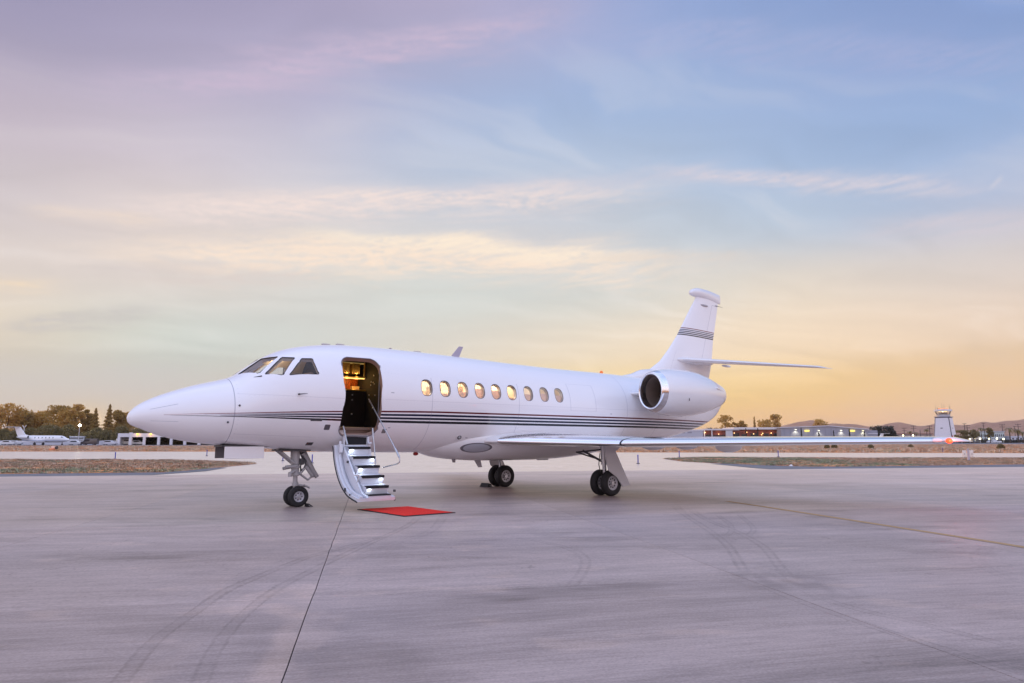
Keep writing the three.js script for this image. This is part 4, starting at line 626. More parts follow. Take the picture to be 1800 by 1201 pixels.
// ---------------------------------------------------------------- the airfield behind: markers, sign, trees, buildings, tower, parked aircraft
const GX = (u, Z) => Xat(u, Z);
{ // taxiway edge markers
  const proto = new THREE.Group();
  const blue = M(0.02, 0.035, 0.32, 0.45), spots = [[-30.5, 52.6], [-29.0, 65], [-16.4, 49], [-12.9, 44.2], [7.95, 43.2], [14.5, 59.3], [23.9, 61.4], [53.9, 85.5]];
  const L = ['short blue taxiway edge marker left of the jet nose behind the grass', 'short blue taxiway edge marker just left of the nose gear door', 'short blue taxiway edge marker just left of the nose gear leg', 'blue taxiway edge marker between nose gear and airstair', 'blue taxiway edge marker just right of the near main gear', 'blue taxiway edge marker under the wing at the green grass end', 'blue taxiway edge marker on the taxiway under the outer wing', 'faint taxiway edge marker below the red wing tip lamp'];
  spots.forEach(([x, z], i) => { const t = thing('edge_marker', L[i], 'marker', [x, -0.012, -z], 0, 'taxiway edge markers'); part(t, 'post', cyl(0.035, 0.035, 0.50, 0, 0.26, 0, 10), blue); part(t, 'base_plate', cyl(0.12, 0.10, 0.04, 0, 0.02, 0, 14), mat.gearDark); part(t, 'marker_cap', cyl(0.04, 0.04, 0.06, 0, 0.53, 0, 10), M(0.05, 0.08, 0.5, 0.3)); });
  const s = thing('airfield_sign', 'white two panel airfield sign on a post seen from behind on the right grass', 'sign', [GX(1702, 49.3), 0, -49.3]);
  part(s, 'post', merge([rbox(0.13, 0.86, 0.09, -0.09, 0.43, 0, 0.02), rbox(0.16, 0.3, 0.12, -0.09, 0.15, 0, 0.03)]), M(0.45, 0.42, 0.52, 0.5)); for (const x of [-0.34, 0.16]) { const p = part(s, 'panel', rbox(0.29, 0.46, 0.05, x, 0.5, -0.03, 0.03), M(0.8, 0.76, 0.72, 0.5)); part(p, 'bolt', cyl(0.028, 0.028, 0.03, 0, 0, 0, 10).rotateX(Math.PI / 2).translate(x + (x < 0 ? -0.02 : 0.02), 0.47, 0.005), mat.gearDark); }
  const o = thing('runway_marker', 'small orange and white marker with a black end on the far left grass', 'marker', [GX(97, 104), 0, -104]); part(o, 'barrel', merge([cyl(0.25, 0.25, 0.55, 0, 0, 0, 16).rotateZ(Math.PI / 2).translate(-0.15, 0.34, 0)]), M(0.85, 0.55, 0.42, 0.5)); part(o, 'orange_foot', rbox(0.75, 0.2, 0.5, -0.3, 0.1, 0.1, 0.04), M(0.8, 0.2, 0.05, 0.5)); part(o, 'dark_end', cyl(0.27, 0.22, 0.2, 0, 0, 0, 16).rotateZ(Math.PI / 2).translate(0.28, 0.36, 0), mat.gearDark);
  const b = thing('ground_lamp', 'small white dome shaped ground fitting at the front of the right grass', 'lamp', [GX(1388, 38.4), 0, -38.4]); part(b, 'dome', new THREE.SphereGeometry(0.1, 16, 8, 0, 6.2832, 0, 1.57), M(0.8, 0.76, 0.74, 0.4)); part(b, 'collar', cyl(0.14, 0.12, 0.03, 0, 0.015, 0, 16), mat.gearGrey);
}
// foliage
const leafMat = (r, g, b) => new THREE.MeshPhysicalMaterial({ color: RGB(r, g, b), roughness: 0.9, transmission: 0.6, thickness: 0, side: THREE.DoubleSide });
const leaf = { dark: leafMat(0.46, 0.30, 0.07), olive: leafMat(0.27, 0.21, 0.065), brown: leafMat(0.60, 0.38, 0.085), deep: leafMat(0.05, 0.05, 0.03) };
const bark = M(0.09, 0.065, 0.05, 0.9);
function leaves(n, size, fn, seed) { const r = mulberry(seed), p = [], nn = [], e = new THREE.Euler(), q = new THREE.Quaternion(); for (let i = 0; i < n; i++) { const c = fn(r); if (!c) continue; const s = size * (0.6 + 0.8 * r()); e.set(r() * 6.28, r() * 6.28, r() * 6.28); q.setFromEuler(e); const N = V(0, 0, 1).applyQuaternion(q); const k = [V(-s, -s * .45, 0), V(s * .2, -s * .6, 0), V(s, s * .35, 0), V(-s * .2, s * .6, 0)].map(v => v.applyQuaternion(q).add(c)); for (const j of [0, 1, 2, 0, 2, 3]) { p.push(k[j].x, k[j].y, k[j].z); nn.push(N.x, N.y, N.z); } } const g = new THREE.BufferGeometry(); g.setAttribute('position', new THREE.Float32BufferAttribute(p, 3)); g.setAttribute('normal', new THREE.Float32BufferAttribute(nn, 3)); return g; }
let treeSeed = 100;
function broadTree(label, u, vTop, Z, wPx, m, group, opt = {}) {
  const h = Yat(vTop, Z), w = wPx / F * Z, s = ++treeSeed, r = mulberry(s), t = thing(opt.name || 'tree', label, 'tree', [GX(u, Z), 0, -Z], r() * 6, group);
  const y0 = h * (opt.bare ?? 0.22), lumps = [], NL = opt.lumps ?? 16;
  for (let i = 0; i < NL; i++) { const f = i / NL, yy = mix(y0, h, 0.12 + 0.83 * r()), prof = opt.cone ? (1 - (yy - y0) / (h - y0)) * 0.9 + 0.06 : Math.sqrt(Math.max(0.05, 1 - ((yy - mix(y0, h, 0.42)) / (0.66 * (h - y0))) ** 2)), a = r() * 6.283, R = w / 2 * prof * (0.35 + 0.6 * r()); lumps.push([V(Math.cos(a) * R, yy, Math.sin(a) * R), (opt.cone ? 0.10 + 0.12 * prof : 0.17 + 0.14 * r()) * w * (opt.lump ?? 1)]); }
  if (!opt.cone) lumps.push([V(0, h * 0.9, 0), 0.18 * w], [V(0, h * 0.6, 0), 0.3 * w]);
  else for (let i = 0; i < 8; i++) lumps.push([V(0, mix(y0, h, i / 8), 0), w * 0.5 * (1 - i / 8) * 0.7 + 0.1]);
  const limbs = [rod([0, 0, 0], [0, h * 0.5, 0], h * 0.022 + 0.05, 8, h * 0.012 + 0.02), rod([0, h * 0.45, 0], [0.02 * h, h * 0.85, 0], h * 0.012 + 0.02, 6, 0.03)];
  for (let i = 0; i < 7; i++) { const l = lumps[i][0]; limbs.push(rod([0, h * (0.25 + 0.05 * i), 0], [l.x * 0.9, l.y, l.z * 0.9], 0.08, 5, 0.03)); }
  part(t, 'trunk', merge(limbs), bark);
  const coneAt = rr => { const f = Math.pow(rr(), 0.75), yy = mix(y0, h, 1 - f), whorl = 0.72 + 0.28 * Math.cos(yy * 5 + 1.5 * Math.sin(s)), a = rr() * 6.283, R = (w / 2) * (0.06 + 0.94 * f) * whorl * Math.pow(rr(), 0.45) * (0.85 + 0.3 * N2(a * 1.2 + s, yy)); return V(Math.cos(a) * R, yy - R * 0.25, Math.sin(a) * R); };
  const sparse = opt.n ?? 2600, sz = opt.size ?? 0.36;
  part(t, 'crown', leaves(sparse, sz, opt.cone ? coneAt : rr => { const l = lumps[Math.floor(rr() * lumps.length)], d = V(rr() - .5, rr() - .5, rr() - .5).normalize().multiplyScalar(l[1] * Math.pow(rr(), 0.35)); d.y *= 0.75; const c = l[0].clone().add(d); return c.y < 0.3 || c.y > h * 1.02 ? null : c; }, s * 7), m);
  return t;
}
function shrub(label, u, vTop, Z, wPx, m, group, n = 1500, size = 0.22, name = 'shrub') {
  const h = Yat(vTop, Z), w = wPx / F * Z, s = ++treeSeed, t = thing(name, label, 'shrub', [GX(u, Z), -0.01, -Z], 0, group);
  part(t, 'stem', merge([rod([0, 0, 0], [0, h * 0.6, 0], 0.08, 6), rod([0, h * 0.1, 0], [w * 0.2, h * 0.6, 0], 0.05, 5), rod([0, h * 0.1, 0], [-w * 0.2, h * 0.55, 0.1], 0.05, 5)]), bark);
  part(t, 'foliage', leaves(n, size, r => { const a = r() * 6.283, e = Math.acos(r()), R = 0.75 + 0.25 * Math.pow(r(), 0.5) + 0.06 * N3(Math.cos(a) * 2, e * 3, s); return V(Math.sin(e) * Math.cos(a) * R * w / 2, Math.max(0.05, Math.cos(e) * R * h * 0.97), Math.sin(e) * Math.sin(a) * R * w / 2); }, s * 3), m);
  return t;
}
function palm(label, u, vTop, Z, group, s0 = 1) {
  const h = Yat(vTop, Z) - 0.6, s = ++treeSeed, r = mulberry(s), t = thing('palm_tree', label, 'palm', [GX(u, Z), 0, -Z], r() * 6, group), f = [];
  part(t, 'trunk', rod([0, 0, 0], [0.2, h, 0], 0.2 * s0, 8, 0.13 * s0), bark);
  for (let i = 0; i < 22; i++) { const a = i / 22 * 6.283 + r(), up = 0.9 * r() - 0.25, L = (1.5 + 0.8 * r()) * s0, P0 = [0.2, h, 0]; const q = k => V(0.2 + Math.cos(a) * L * k, h + L * (up * k - (0.55 + 0.3 * r()) * k * k), Math.sin(a) * L * k), side = V(-Math.sin(a), 0, Math.cos(a)).multiplyScalar(0.17 * s0); let prev = V(...P0); for (let k = 1; k <= 4; k++) { const c = q(k / 4), w = side.clone().multiplyScalar(k === 4 ? 0.2 : 1); const g = new THREE.BufferGeometry(); const A = prev.clone().sub(side), B = prev.clone().add(side), C = c.clone().add(w), D = c.clone().sub(w); g.setAttribute('position', new THREE.Float32BufferAttribute([A, B, C, A, C, D].flatMap(v => [v.x, v.y, v.z]), 3)); g.computeVertexNormals(); f.push(g); prev = c; } }
  part(t, 'crown', mergeGeometries(f), leaf.olive); return t;
}
{ const G = 'trees behind the left hangars';
  const T = [[10, 708, 50, 'wide tree at the far left edge of the photo with a ragged sunlit top'], [38, 719, 34, 'tree second from the left edge behind the tail of the parked jet'], [71, 722, 42, 'broad low rounded tree behind the middle of the parked jet'], [104, 714, 44, 'tall rounded tree behind the nose of the parked jet'], [127, 712, 32, 'tall tree just left above the bright floodlight'], [148, 717, 24, 'narrow tree right above the bright floodlight'], [116, 717, 34, 'added tree that blocks the sun glow between the two tall trees left of the floodlight'], [206, 723, 26, 'rounded tree between the conifer and the jet nose'], [222, 722, 24, 'rounded tree right beside the tip of the jet nose'], [250, 728, 40, 'tree hidden behind the jet nose above the open hangar'], [285, 734, 44, 'dark tree above the hangar roof under the jet nose'], [-18, 712, 44, 'tree cut off by the left edge of the photo']];  // the tree between the two tall ones is added to block the sun glow
  T.forEach(([u, v, w, l], i) => broadTree(l, u, v, 250 + (i % 3) * 6, w, i % 2 ? leaf.dark : leaf.brown, G, { n: 3400, size: 0.36, bare: 0.1, lumps: 22 }));
  broadTree('tall pointed conifer right of the gap where the sun sets', 188, 711, 248, 42, leaf.dark, null, { cone: true, n: 3600, size: 0.30, bare: 0.05, name: 'conifer' });
  broadTree('pointed conifer left of the gap where the sun sets', 164, 718, 250, 38, leaf.dark, null, { cone: true, n: 3000, size: 0.30, bare: 0.05, name: 'conifer' });
  const S = 'clipped round shrubs behind the left wall';
  for (const [u, v, w, l] of [[84, 745, 56, 'largest round clipped shrub behind the parked jet'], [52, 751, 40, 'round shrub behind the fin of the parked jet'], [4, 753, 34, 'round shrub at the left edge of the photo behind the wall'], [119, 746, 36, 'loose shrub left of the floodlight pole, raised to block the sun'], [152, 758, 34, 'low shrub right of the floodlight pole'], [184, 755, 42, 'round clipped shrub left of the open hangar'], [212, 748, 34, 'tall shrub directly behind the left end of the hangar'], [245, 752, 46, 'dark shrub above the hangar roof near the jet nose'], [300, 760, 60, 'dark shrub behind the right end of the hangar'], [169, 751, 34, 'round shrub added below the gap to block the setting sun'], [25, 756, 40, 'low shrub left of the two armed lamp post']]) shrub(l, u, v, 238, w, leaf.olive, S, 4200, 0.26);  // gap shrub added and floodlight pole shrub raised to block the low sun
}
{ const G = 'bushes on the far grass verge';
  for (const [u, Z, h, w, l] of [[1270, 130, .9, 22, 'rounded olive bush on the far verge below the engine'], [1453, 125, .8, 9, 'left of two small green bushes under the outer wing'], [1466, 124, .9, 10, 'right of two small green bushes under the outer wing'], [1530, 122, .8, 10, 'single small green bush under the outer wing nearer the tip'], [1758, 118, .9, 12, 'dark green bush on the far verge right of the airfield sign'], [1220, 140, .8, 14, 'low dry bush on the far verge right of the main gear'], [1600, 150, .6, 9, 'small dry bush on the far verge left of the wing tip']]) { const t = shrub(l, u, 780, Z, w, leaf.olive, G, 500, 0.12, 'bush'); t.scale.y = h / Yat(780, Z); }
}
const car = (label, u, Z, col, turn = 0, kind = 'car', group = 'parked cars') => {
  const t = thing('parked_' + kind, label, kind, [GX(u, Z), 0, -Z], turn, group), L = kind === 'van' ? 4.9 : 4.3, big = kind === 'van';
  const prof = big ? [[-2.4, .35], [2.4, .35], [2.42, .9], [2.2, 1.05], [1.7, 1.15], [1.2, 1.95], [-2.3, 2.0], [-2.42, 1.2]] : [[-2.1, .3], [2.1, .3], [2.15, .65], [1.95, .82], [1.05, .92], [.55, 1.4], [-1.0, 1.43], [-1.75, .98], [-2.12, .9]];
  const g = new THREE.ExtrudeGeometry(new THREE.Shape(prof.map(p => new THREE.Vector2(...p))), { depth: 1.5, bevelEnabled: true, bevelSize: 0.08, bevelThickness: 0.12, bevelSegments: 3 }).translate(0, 0, -0.75);
  part(t, 'body', toCreasedNormals(g, 0.6), P(...col, 0.3, { clearcoat: 1, clearcoatRoughness: 0.1 }));
  part(t, 'window', big ? prism([[1.6, 1.2], [1.18, 1.85], [-.2, 1.85], [-.2, 1.2]], -0.885, 0.885, 'z') : prism([[.9, .95], [.5, 1.33], [-.95, 1.35], [-1.5, .98]], -0.885, 0.885, 'z'), P(0.02, 0.02, 0.025, 0.08));
  for (const x of [-1.35, 1.35]) for (const z of [-0.72, 0.72]) { const w = part(t, 'wheel', cyl(0.33, 0.33, 0.22, 0, 0, 0, 18).rotateX(Math.PI / 2).translate(x, 0.33, z), mat.rubber); part(w, 'hub', cyl(0.18, 0.18, 0.02, 0, 0, 0, 14).rotateX(Math.PI / 2).translate(x, 0.33, z + Math.sign(z) * 0.12), mat.steel); }
  return t;
};
const lampPost = (label, u, v, Z, col, cd, opt = {}) => { const y = Yat(v, Z), t = thing(opt.name || 'street_lamp', label, opt.cat || 'lamp', [GX(u, Z), 0, -Z], 0, opt.group); part(t, 'pole', rod([0, 0, 0], [0, y - 0.1, 0], 0.12, 10, 0.08), M(0.62, 0.6, 0.62, 0.4)); const R = opt.r ?? 0.28; part(t, 'lamp_head', new THREE.SphereGeometry(R, 16, 12).translate(0, y, 0), glow(...col, opt.k ?? 12)); if (cd) lamp(t, 0, y, 0, ...col, cd, 5); return t; };
{ // left side: wall, trailer, vehicles, open hangar
  const Z = 230, w = thing('boundary_wall', 'long low pale concrete wall along the ramp on the left', 'wall', [0, 0, -Z]); part(w, 'wall_panel', box(GX(209, Z) - GX(-60, Z), 1.35, 0.2, (GX(209, Z) + GX(-60, Z)) / 2, 0.675, 0), M(0.6, 0.59, 0.64, 0.7)); part(w, 'coping', box(GX(209, Z) - GX(-60, Z), 0.08, 0.28, (GX(209, Z) + GX(-60, Z)) / 2, 1.39, 0), M(0.66, 0.65, 0.7, 0.7));
  const tr0 = thing('trailer', 'pale blue grey box trailer standing behind the wall at the floodlight', 'trailer', [GX(138, 236), 0, -236]); part(tr0, 'box', rbox(5.0, 1.7, 2.3, 0, 1.85, 0, 0.08), M(0.55, 0.57, 0.64, 0.5)); part(tr0, 'roof', rbox(5.2, 0.25, 2.5, 0, 2.78, 0, 0.08), M(0.62, 0.64, 0.7, 0.5)); part(tr0, 'window_band', box(4.6, 0.35, 0.04, 0, 2.25, 1.16), mat.gearDark); for (const x of [-1.4, 1.4]) part(tr0, 'wheel', cyl(0.4, 0.4, 0.3, 0, 0, 0, 16).rotateX(Math.PI / 2).translate(x, 0.42, 0.95), mat.rubber);
  car('white car at the far left in front of the low wall', 15, 222, [.7, .7, .72], 0.1); car('silver car under the tail of the parked jet', 26, 223, [.55, .56, .6], 0.2); car('small white car right of the nose of the parked jet', 133, 224, [.72, .7, .72], 0.1); car('pale car in front of the wall left of the open hangar', 193, 225, [.55, .55, .6], 0.05);
  car('dark brown van parked right of the floodlight', 158, 223, [.06, .045, .045], 3.3, 'van', null); car('white van inside the leftmost bay of the open hangar', 219, 229, [.72, .68, .62], 0.3, 'van', null); car('white car inside the second bay of the open hangar', 243, 229, [.75, .72, .7], 0.1);
  const h = thing('open_hangar', 'white open fronted hangar with square posts under the jet nose', 'hangar', [0, 0, -226]); const H0 = GX(207, 226), H1 = GX(360, 226), wh = M(0.72, 0.7, 0.74, 0.6), yT = Yat(762, 226), yB = Yat(768.5, 226);
  part(h, 'roof_fascia', box(H1 - H0, yT - yB, 0.5, (H0 + H1) / 2, (yT + yB) / 2, 0), wh); part(h, 'roof', box(H1 - H0, 0.25, 12, (H0 + H1) / 2, yT - 0.1, -6.3), wh); part(h, 'rear_wall', box(H1 - H0, yT, 0.3, (H0 + H1) / 2, yT / 2, -12.2), M(0.06, 0.05, 0.05, 0.9)); part(h, 'side_wall', box(0.3, yT - 0.2, 11.8, H0 + 0.2, yT / 2 - 0.1, -6.1), wh);
  for (const u of [209, 229.5, 253.5, 279, 301, 325, 350]) part(h, 'post', rbox(0.85, yB, 0.5, GX(u, 226), yB / 2, 0.02, 0.04), wh);
  part(h, 'post_cap', box(0.9, yT + 0.25, 0.6, GX(229.5, 226), (yT + .25) / 2 + 0.02, 0.05), wh);
  for (const u of [242, 265]) { part(h, 'wall_lamp', new THREE.SphereGeometry(0.3, 14, 10).translate(GX(u, 226), Yat(763.5, 226), 0.45), glow(1.0, 0.5, 0.08, 3)); lamp(h, GX(u, 226), Yat(763.5, 226), 0.9, 1, 0.5, 0.1, 4, 5); }
  lampPost('brightest lamp, a white floodlight on a pole left of the open hangar', 137.5, 748, 234, [1.0, 0.93, 0.72], 260, { name: 'floodlight', r: 0.42, k: 40 });
  const d = thing('lamp_post', 'unlit white two armed lamp post behind the fin of the parked jet', 'lamp post', [GX(40, 234), 0, -234]); part(d, 'pole', rod([0, 0, 0], [0, Yat(752, 234), 0], 0.14, 10, 0.1), M(0.75, 0.73, 0.72, 0.4)); for (const s of [-1, 1]) part(d, 'arm', rod([0, Yat(752, 234) - 0.1, 0], [s * 0.65, Yat(748, 234), 0], 0.09, 8, 0.14), M(0.75, 0.73, 0.72, 0.4));
}
function parkedJet(label, u, Z, turn, L, stripe, y0 = 0.9) {    // T-tail jet, local x from nose to tail
  const k = L / 20, t = thing('parked_jet', label, 'airplane', [GX(u, Z), 0, -Z], turn); t.scale.setScalar(k);
  const B = new Body([[0,1.7],[.3,2.05],[1.2,2.45],[2.2,3.0],[3.4,3.25],[6,3.3],[14,3.3],[16.5,3.2],[18.6,2.95],[19.5,2.8]], [[0,1.7],[.3,1.5],[1.2,1.2],[3,.95],[6,.9],[13,.95],[16,1.5],[18.6,2.4],[19.5,2.7]], [[0,0],[.3,.3],[1.2,.65],[3,1.1],[5,1.2],[13.5,1.2],[16,.85],[18.5,.35],[19.5,.05]]);
  const b = part(t, 'fuselage', shell(B, 0, 19.5, 0, 60, 36, false), mat.white);
  for (const s of [1, -1]) { const p = new Body([[.8,1.62],[2,1.62],[15,1.62],[17,1.75]], [[.8,1.5],[2,1.32],[14,1.32],[17,1.66]], [[.8,.55],[1.2,.67],[3,1.10],[5,1.21],[13.5,1.21],[16,.87],[17,.7]]); if (s > 0) part(b, 'stripe', shell(p, .8, 17, 0, 40, 24, true), M(...stripe, 0.3)); for (let i = 0; i < 6; i++) part(b, 'cabin_window', patch(B, onBody(B, roundOutline(.16, .2, .1, 3).map(q => [5.2 + i * 1.3 + q[0], 2.5 + q[1]]), s), [-.02, .01], 2), mat.gearDark); part(b, 'cockpit_window', patch(B, onBody(B, [[1.75, 2.45], [2.5, 2.5], [2.7, 2.85], [2.35, 2.85]], s), [-.02, .015], 2), mat.gearDark); }
  const tri = (pts, a, c, ax) => prism(pts, a, c, ax);
  part(t, 'fin', tri([[14.6, 3.2], [16.2, 3.6], [18.3, 6.1], [20.4, 6.15], [18.9, 2.95]], -.13, .13, 'z'), mat.white); part(t, 'tailplane', tri([[18.4, -.2], [20.6, -3.1], [21.5, -3.1], [20.6, 0], [21.5, 3.1], [20.6, 3.1], [18.4, .2]], 6.05, 6.2, 'y'), mat.white);
  for (const s of [1, -1]) { part(t, 'wing', tri([[8, s * .8], [13, s * 9], [14.2, s * 9], [12.6, s * .8]], 1.15, 1.32, 'y'), mat.white); const n = part(t, 'engine_nacelle', new THREE.LatheGeometry([[.42, 0], [.52, .12], [.62, 1], [.58, 2], [.4, 3.3]].map(p => new THREE.Vector2(...p)), 24).rotateZ(-Math.PI / 2).translate(13.6, 2.75, s * 1.85), mat.white); part(n, 'inlet', cyl(.42, .42, .1, 0, 0, 0, 20).rotateZ(Math.PI / 2).translate(13.75, 2.75, s * 1.85), mat.gearDark); part(t, 'pylon', box(2, .16, .8, 15, 2.75, s * 1.3), mat.white); part(t, 'main_gear', merge([rod([11, 1.2, s * 1.9], [11, .4, s * 1.9], .1), cyl(.4, .4, .4, 0, 0, 0, 16).rotateX(Math.PI / 2).translate(11, .4, s * 1.9)]), mat.gearDark); }
  part(t, 'nose_gear', merge([rod([2.6, 1.1, 0], [2.6, .3, 0], .09), cyl(.28, .28, .3, 0, 0, 0, 14).rotateX(Math.PI / 2).translate(2.6, .28, 0)]), mat.gearDark); return t;
}
parkedJet('white jet with a high T tail and blue underside near the left edge', 122, 216, Math.PI - 0.08, 18.6, [.12, .2, .42]);
parkedJet('white jet with a T tail showing above the outer wing by the grey hangar', 1508, 285, 0.35, 14.5, [.3, .3, .34]);
parkedJet('small white jet seen nose on in front of the brick terminal', 1316, 268, Math.PI / 2 - 0.1, 10, [.3, .3, .34]);
{ // right side: white building, brick terminal, grey hangar
  const bld = (name, label, cat, Z) => thing(name, label, cat, [0, 0, -Z]);
  const slab = (t, name, u0, u1, v0, v1, Z, d, m, z0 = 0) => { const x0 = GX(u0, Z), x1 = GX(u1, Z), y0 = Math.max(0, Yat(v1, Z)), y1 = Yat(v0, Z); return part(t, name, box(x1 - x0, y1 - y0, d, (x0 + x1) / 2, (y0 + y1) / 2, z0 - d / 2), m); };
  const pale = M(0.5, 0.49, 0.54, 0.7), brick = new THREE.MeshStandardMaterial({ map: noiseTexture(128, (u, v) => { const row = Math.floor(v * 32), n = 0.9 + 0.2 * N2(row * 3.1, Math.floor((u + (row % 2) * .03) * 16) * 2.7); return [0.52 * n, 0.29 * n, 0.25 * n]; }, true), roughness: 0.9 }), wins = P(0.03, 0.03, 0.035, 0.1);
  const a = bld('white_building', 'plain pale flat roofed building seen under the jet tail', 'building', 300); slab(a, 'wall', 1090, 1236.5, 757.5, 781, 300, 14, pale); slab(a, 'roof_edge', 1089, 1237, 755.8, 757.5, 300, 14.3, M(0.66, 0.65, 0.7, 0.6), 0.15); for (const [u0, u1] of [[1209, 1217], [1198, 1205]]) { const v = slab(a, 'vent', u0, u1, 759.4, 761.6, 300, 0.1, M(0.3, 0.29, 0.33, 0.7), 0.06); }
  for (const u of [1247, 1251.5]) palm(u < 1250 ? 'left of two tiny palm tops above the white building' : 'right of two tiny palm tops above the white building', u, 750.5, 345, null, 0.7);
  const t = bld('terminal_building', 'low red brick terminal with white roof fascia and lit doorways', 'building', 305);
  slab(t, 'brick_wall', 1237, 1372, 756, 781, 305, 16, brick); slab(t, 'roof_fascia', 1236.8, 1300, 753.8, 756.6, 305, 16.8, M(0.6, 0.58, 0.62, 0.6), 0.7); slab(t, 'roof_fascia', 1290, 1373.5, 751.4, 755.2, 305, 17, M(0.7, 0.66, 0.66, 0.6), 0.9); slab(t, 'end_pier', 1369.5, 1373, 755.3, 781, 305, 2, M(0.75, 0.7, 0.66, 0.6), 0.8); slab(t, 'white_bay', 1276, 1288, 757, 781, 305, 1, M(0.6, 0.58, 0.6, 0.6), 0.5); for (const u of [1237.5, 1250.7]) slab(t, 'column', u, u + 1.6, 756.7, 781, 305, 0.5, M(0.7, 0.68, 0.7, 0.6), 0.6);
  for (const [u0, u1, v0, v1] of [[1240, 1249, 764, 769], [1253, 1275, 765, 769], [1290, 1300, 762, 768], [1304, 1311, 763, 768], [1320, 1332, 762, 768], [1343, 1352, 762, 766.5], [1354, 1358, 762, 769], [1360, 1368, 762, 766.5]]) { const w = slab(t, 'window', u0, u1, v0, v1, 305, 0.12, wins, 0.08); }
  for (const [u, v] of [[1240, 760.5], [1263.5, 763.5], [1291, 761.5], [1313, 760], [1325, 763], [1339, 764.5], [1341, 762], [1356, 761.5]]) { const x = GX(u, 305), y = Yat(v, 305); part(t, 'wall_lamp', new THREE.SphereGeometry(0.24, 12, 8).translate(x, y, 0.35), glow(1, 0.62, 0.25, 2.2)); }
  for (const u of [1240, 1264, 1313, 1340, 1356]) lamp(t, GX(u, 305), Yat(761.5, 305), 1.2, 1, 0.62, 0.25, 4, 5);
  for (const u of [1312, 1333]) broadTree(u < 1320 ? 'thin dark conifer left in front of the terminal' : 'thin dark conifer right in front of the terminal', u, 753, 300, 3.4, leaf.deep, null, { cone: true, n: 400, size: 0.25, bare: 0.02, name: 'conifer' });
  car('white van parked in front of the left part of the terminal', 1270, 285, [.8, .78, .8], 0.05, 'van', null); car('white car parked beside the van at the terminal', 1293, 286, [.78, .76, .78], 0.2);
  const h = bld('grey_hangar', 'wide pale grey hangar with a low gable roof and wall lamps', 'hangar', 300), hw = M(0.34, 0.335, 0.385, 0.65);
  { const x0 = GX(1374, 300), x1 = GX(1527, 300), xp = GX(1457, 300), y0 = Yat(752.6, 300), yp = Yat(749.6, 300), y1 = Yat(755.6, 300); part(h, 'wall', prism([[x0, 0], [x1, 0], [x1, y1], [xp, yp], [x0, y0]], -45, 0, 'z'), hw); part(h, 'roof', prism([[x0 - .5, y0], [xp, yp + 0.02], [x1 + .5, y1], [x1 + .5, y1 + .35], [xp, yp + .4], [x0 - .5, y0 + .35]], -45.3, 0.5, 'z'), M(0.62, 0.6, 0.64, 0.5)); for (let u = 1380; u < 1526; u += 10.3) { const x = GX(u, 300); part(h, 'wall_rib', box(0.14, Math.min(mix(y0, yp, (x - x0) / (xp - x0)), mix(yp, y1, (x - xp) / (x1 - xp))) - 0.3, 0.1, x, 3.0, 0.05), M(0.30, 0.30, 0.35, 0.65)); } }
  slab(h, 'annex', 1527.3, 1546, 756.5, 781, 300, 20, M(0.32, 0.32, 0.37, 0.65), -1); slab(h, 'annex_band', 1527.3, 1546, 762.0, 763, 300, 0.3, M(0.75, 0.74, 0.78, 0.5), -0.8);
  for (const [u, v, col, k] of [[1399.5, 755.6, [1, 0.96, 0.7], 1], [1440, 757, [1, 0.96, 0.7], 1], [1479.5, 757, [1, 0.96, 0.7], 1], [1518, 757.5, [1, 0.93, 0.55], 1]]) { const x = GX(u, 300), y = Yat(v, 300); part(h, 'wall_lamp', rbox(0.7, 0.3, 0.35, x, y, 0.35, 0.08), glow(...col, 2)); const sp = new THREE.SpotLight(RGB(...col), 22, 0, 1.15, 0.6, 2); sp.position.set(x, y - 0.25, 0.9); sp.target.position.set(x, y - 5, -0.1); sp.castShadow = true; sp.shadow.radius = 5; h.add(sp, sp.target); }
  for (const u of [1419.5, 1499.5]) { const x = GX(u, 300), y = Yat(757.6, 300); part(h, 'strip_lamp', rbox(2.3, 0.75, 0.2, x, y, 0.12, 0.05), glow(1, 0.8, 0.2, 0.95)); lamp(h, x, y, 0.9, 1, 0.8, 0.25, 2.5, 8); }
  const C = 'cypresses along the grey hangar wall'; [[1409.5, 752.5], [1440.2, 759], [1466.5, 757], [1494.5, 754.5], [1520.5, 757.5]].forEach(([u, v], i) => broadTree(['narrow dark cypress nearest the terminal at the hangar', 'shortest narrow cypress below the second hangar lamp', 'narrow dark cypress right of the hangar roof peak', 'narrow dark cypress left of the right yellow strip lamp', 'narrow dark cypress at the right corner of the hangar'][i], u, v, 297, 4.2, leaf.deep, C, { cone: true, n: 900, size: 0.22, bare: 0.0, name: 'cypress' }));
}
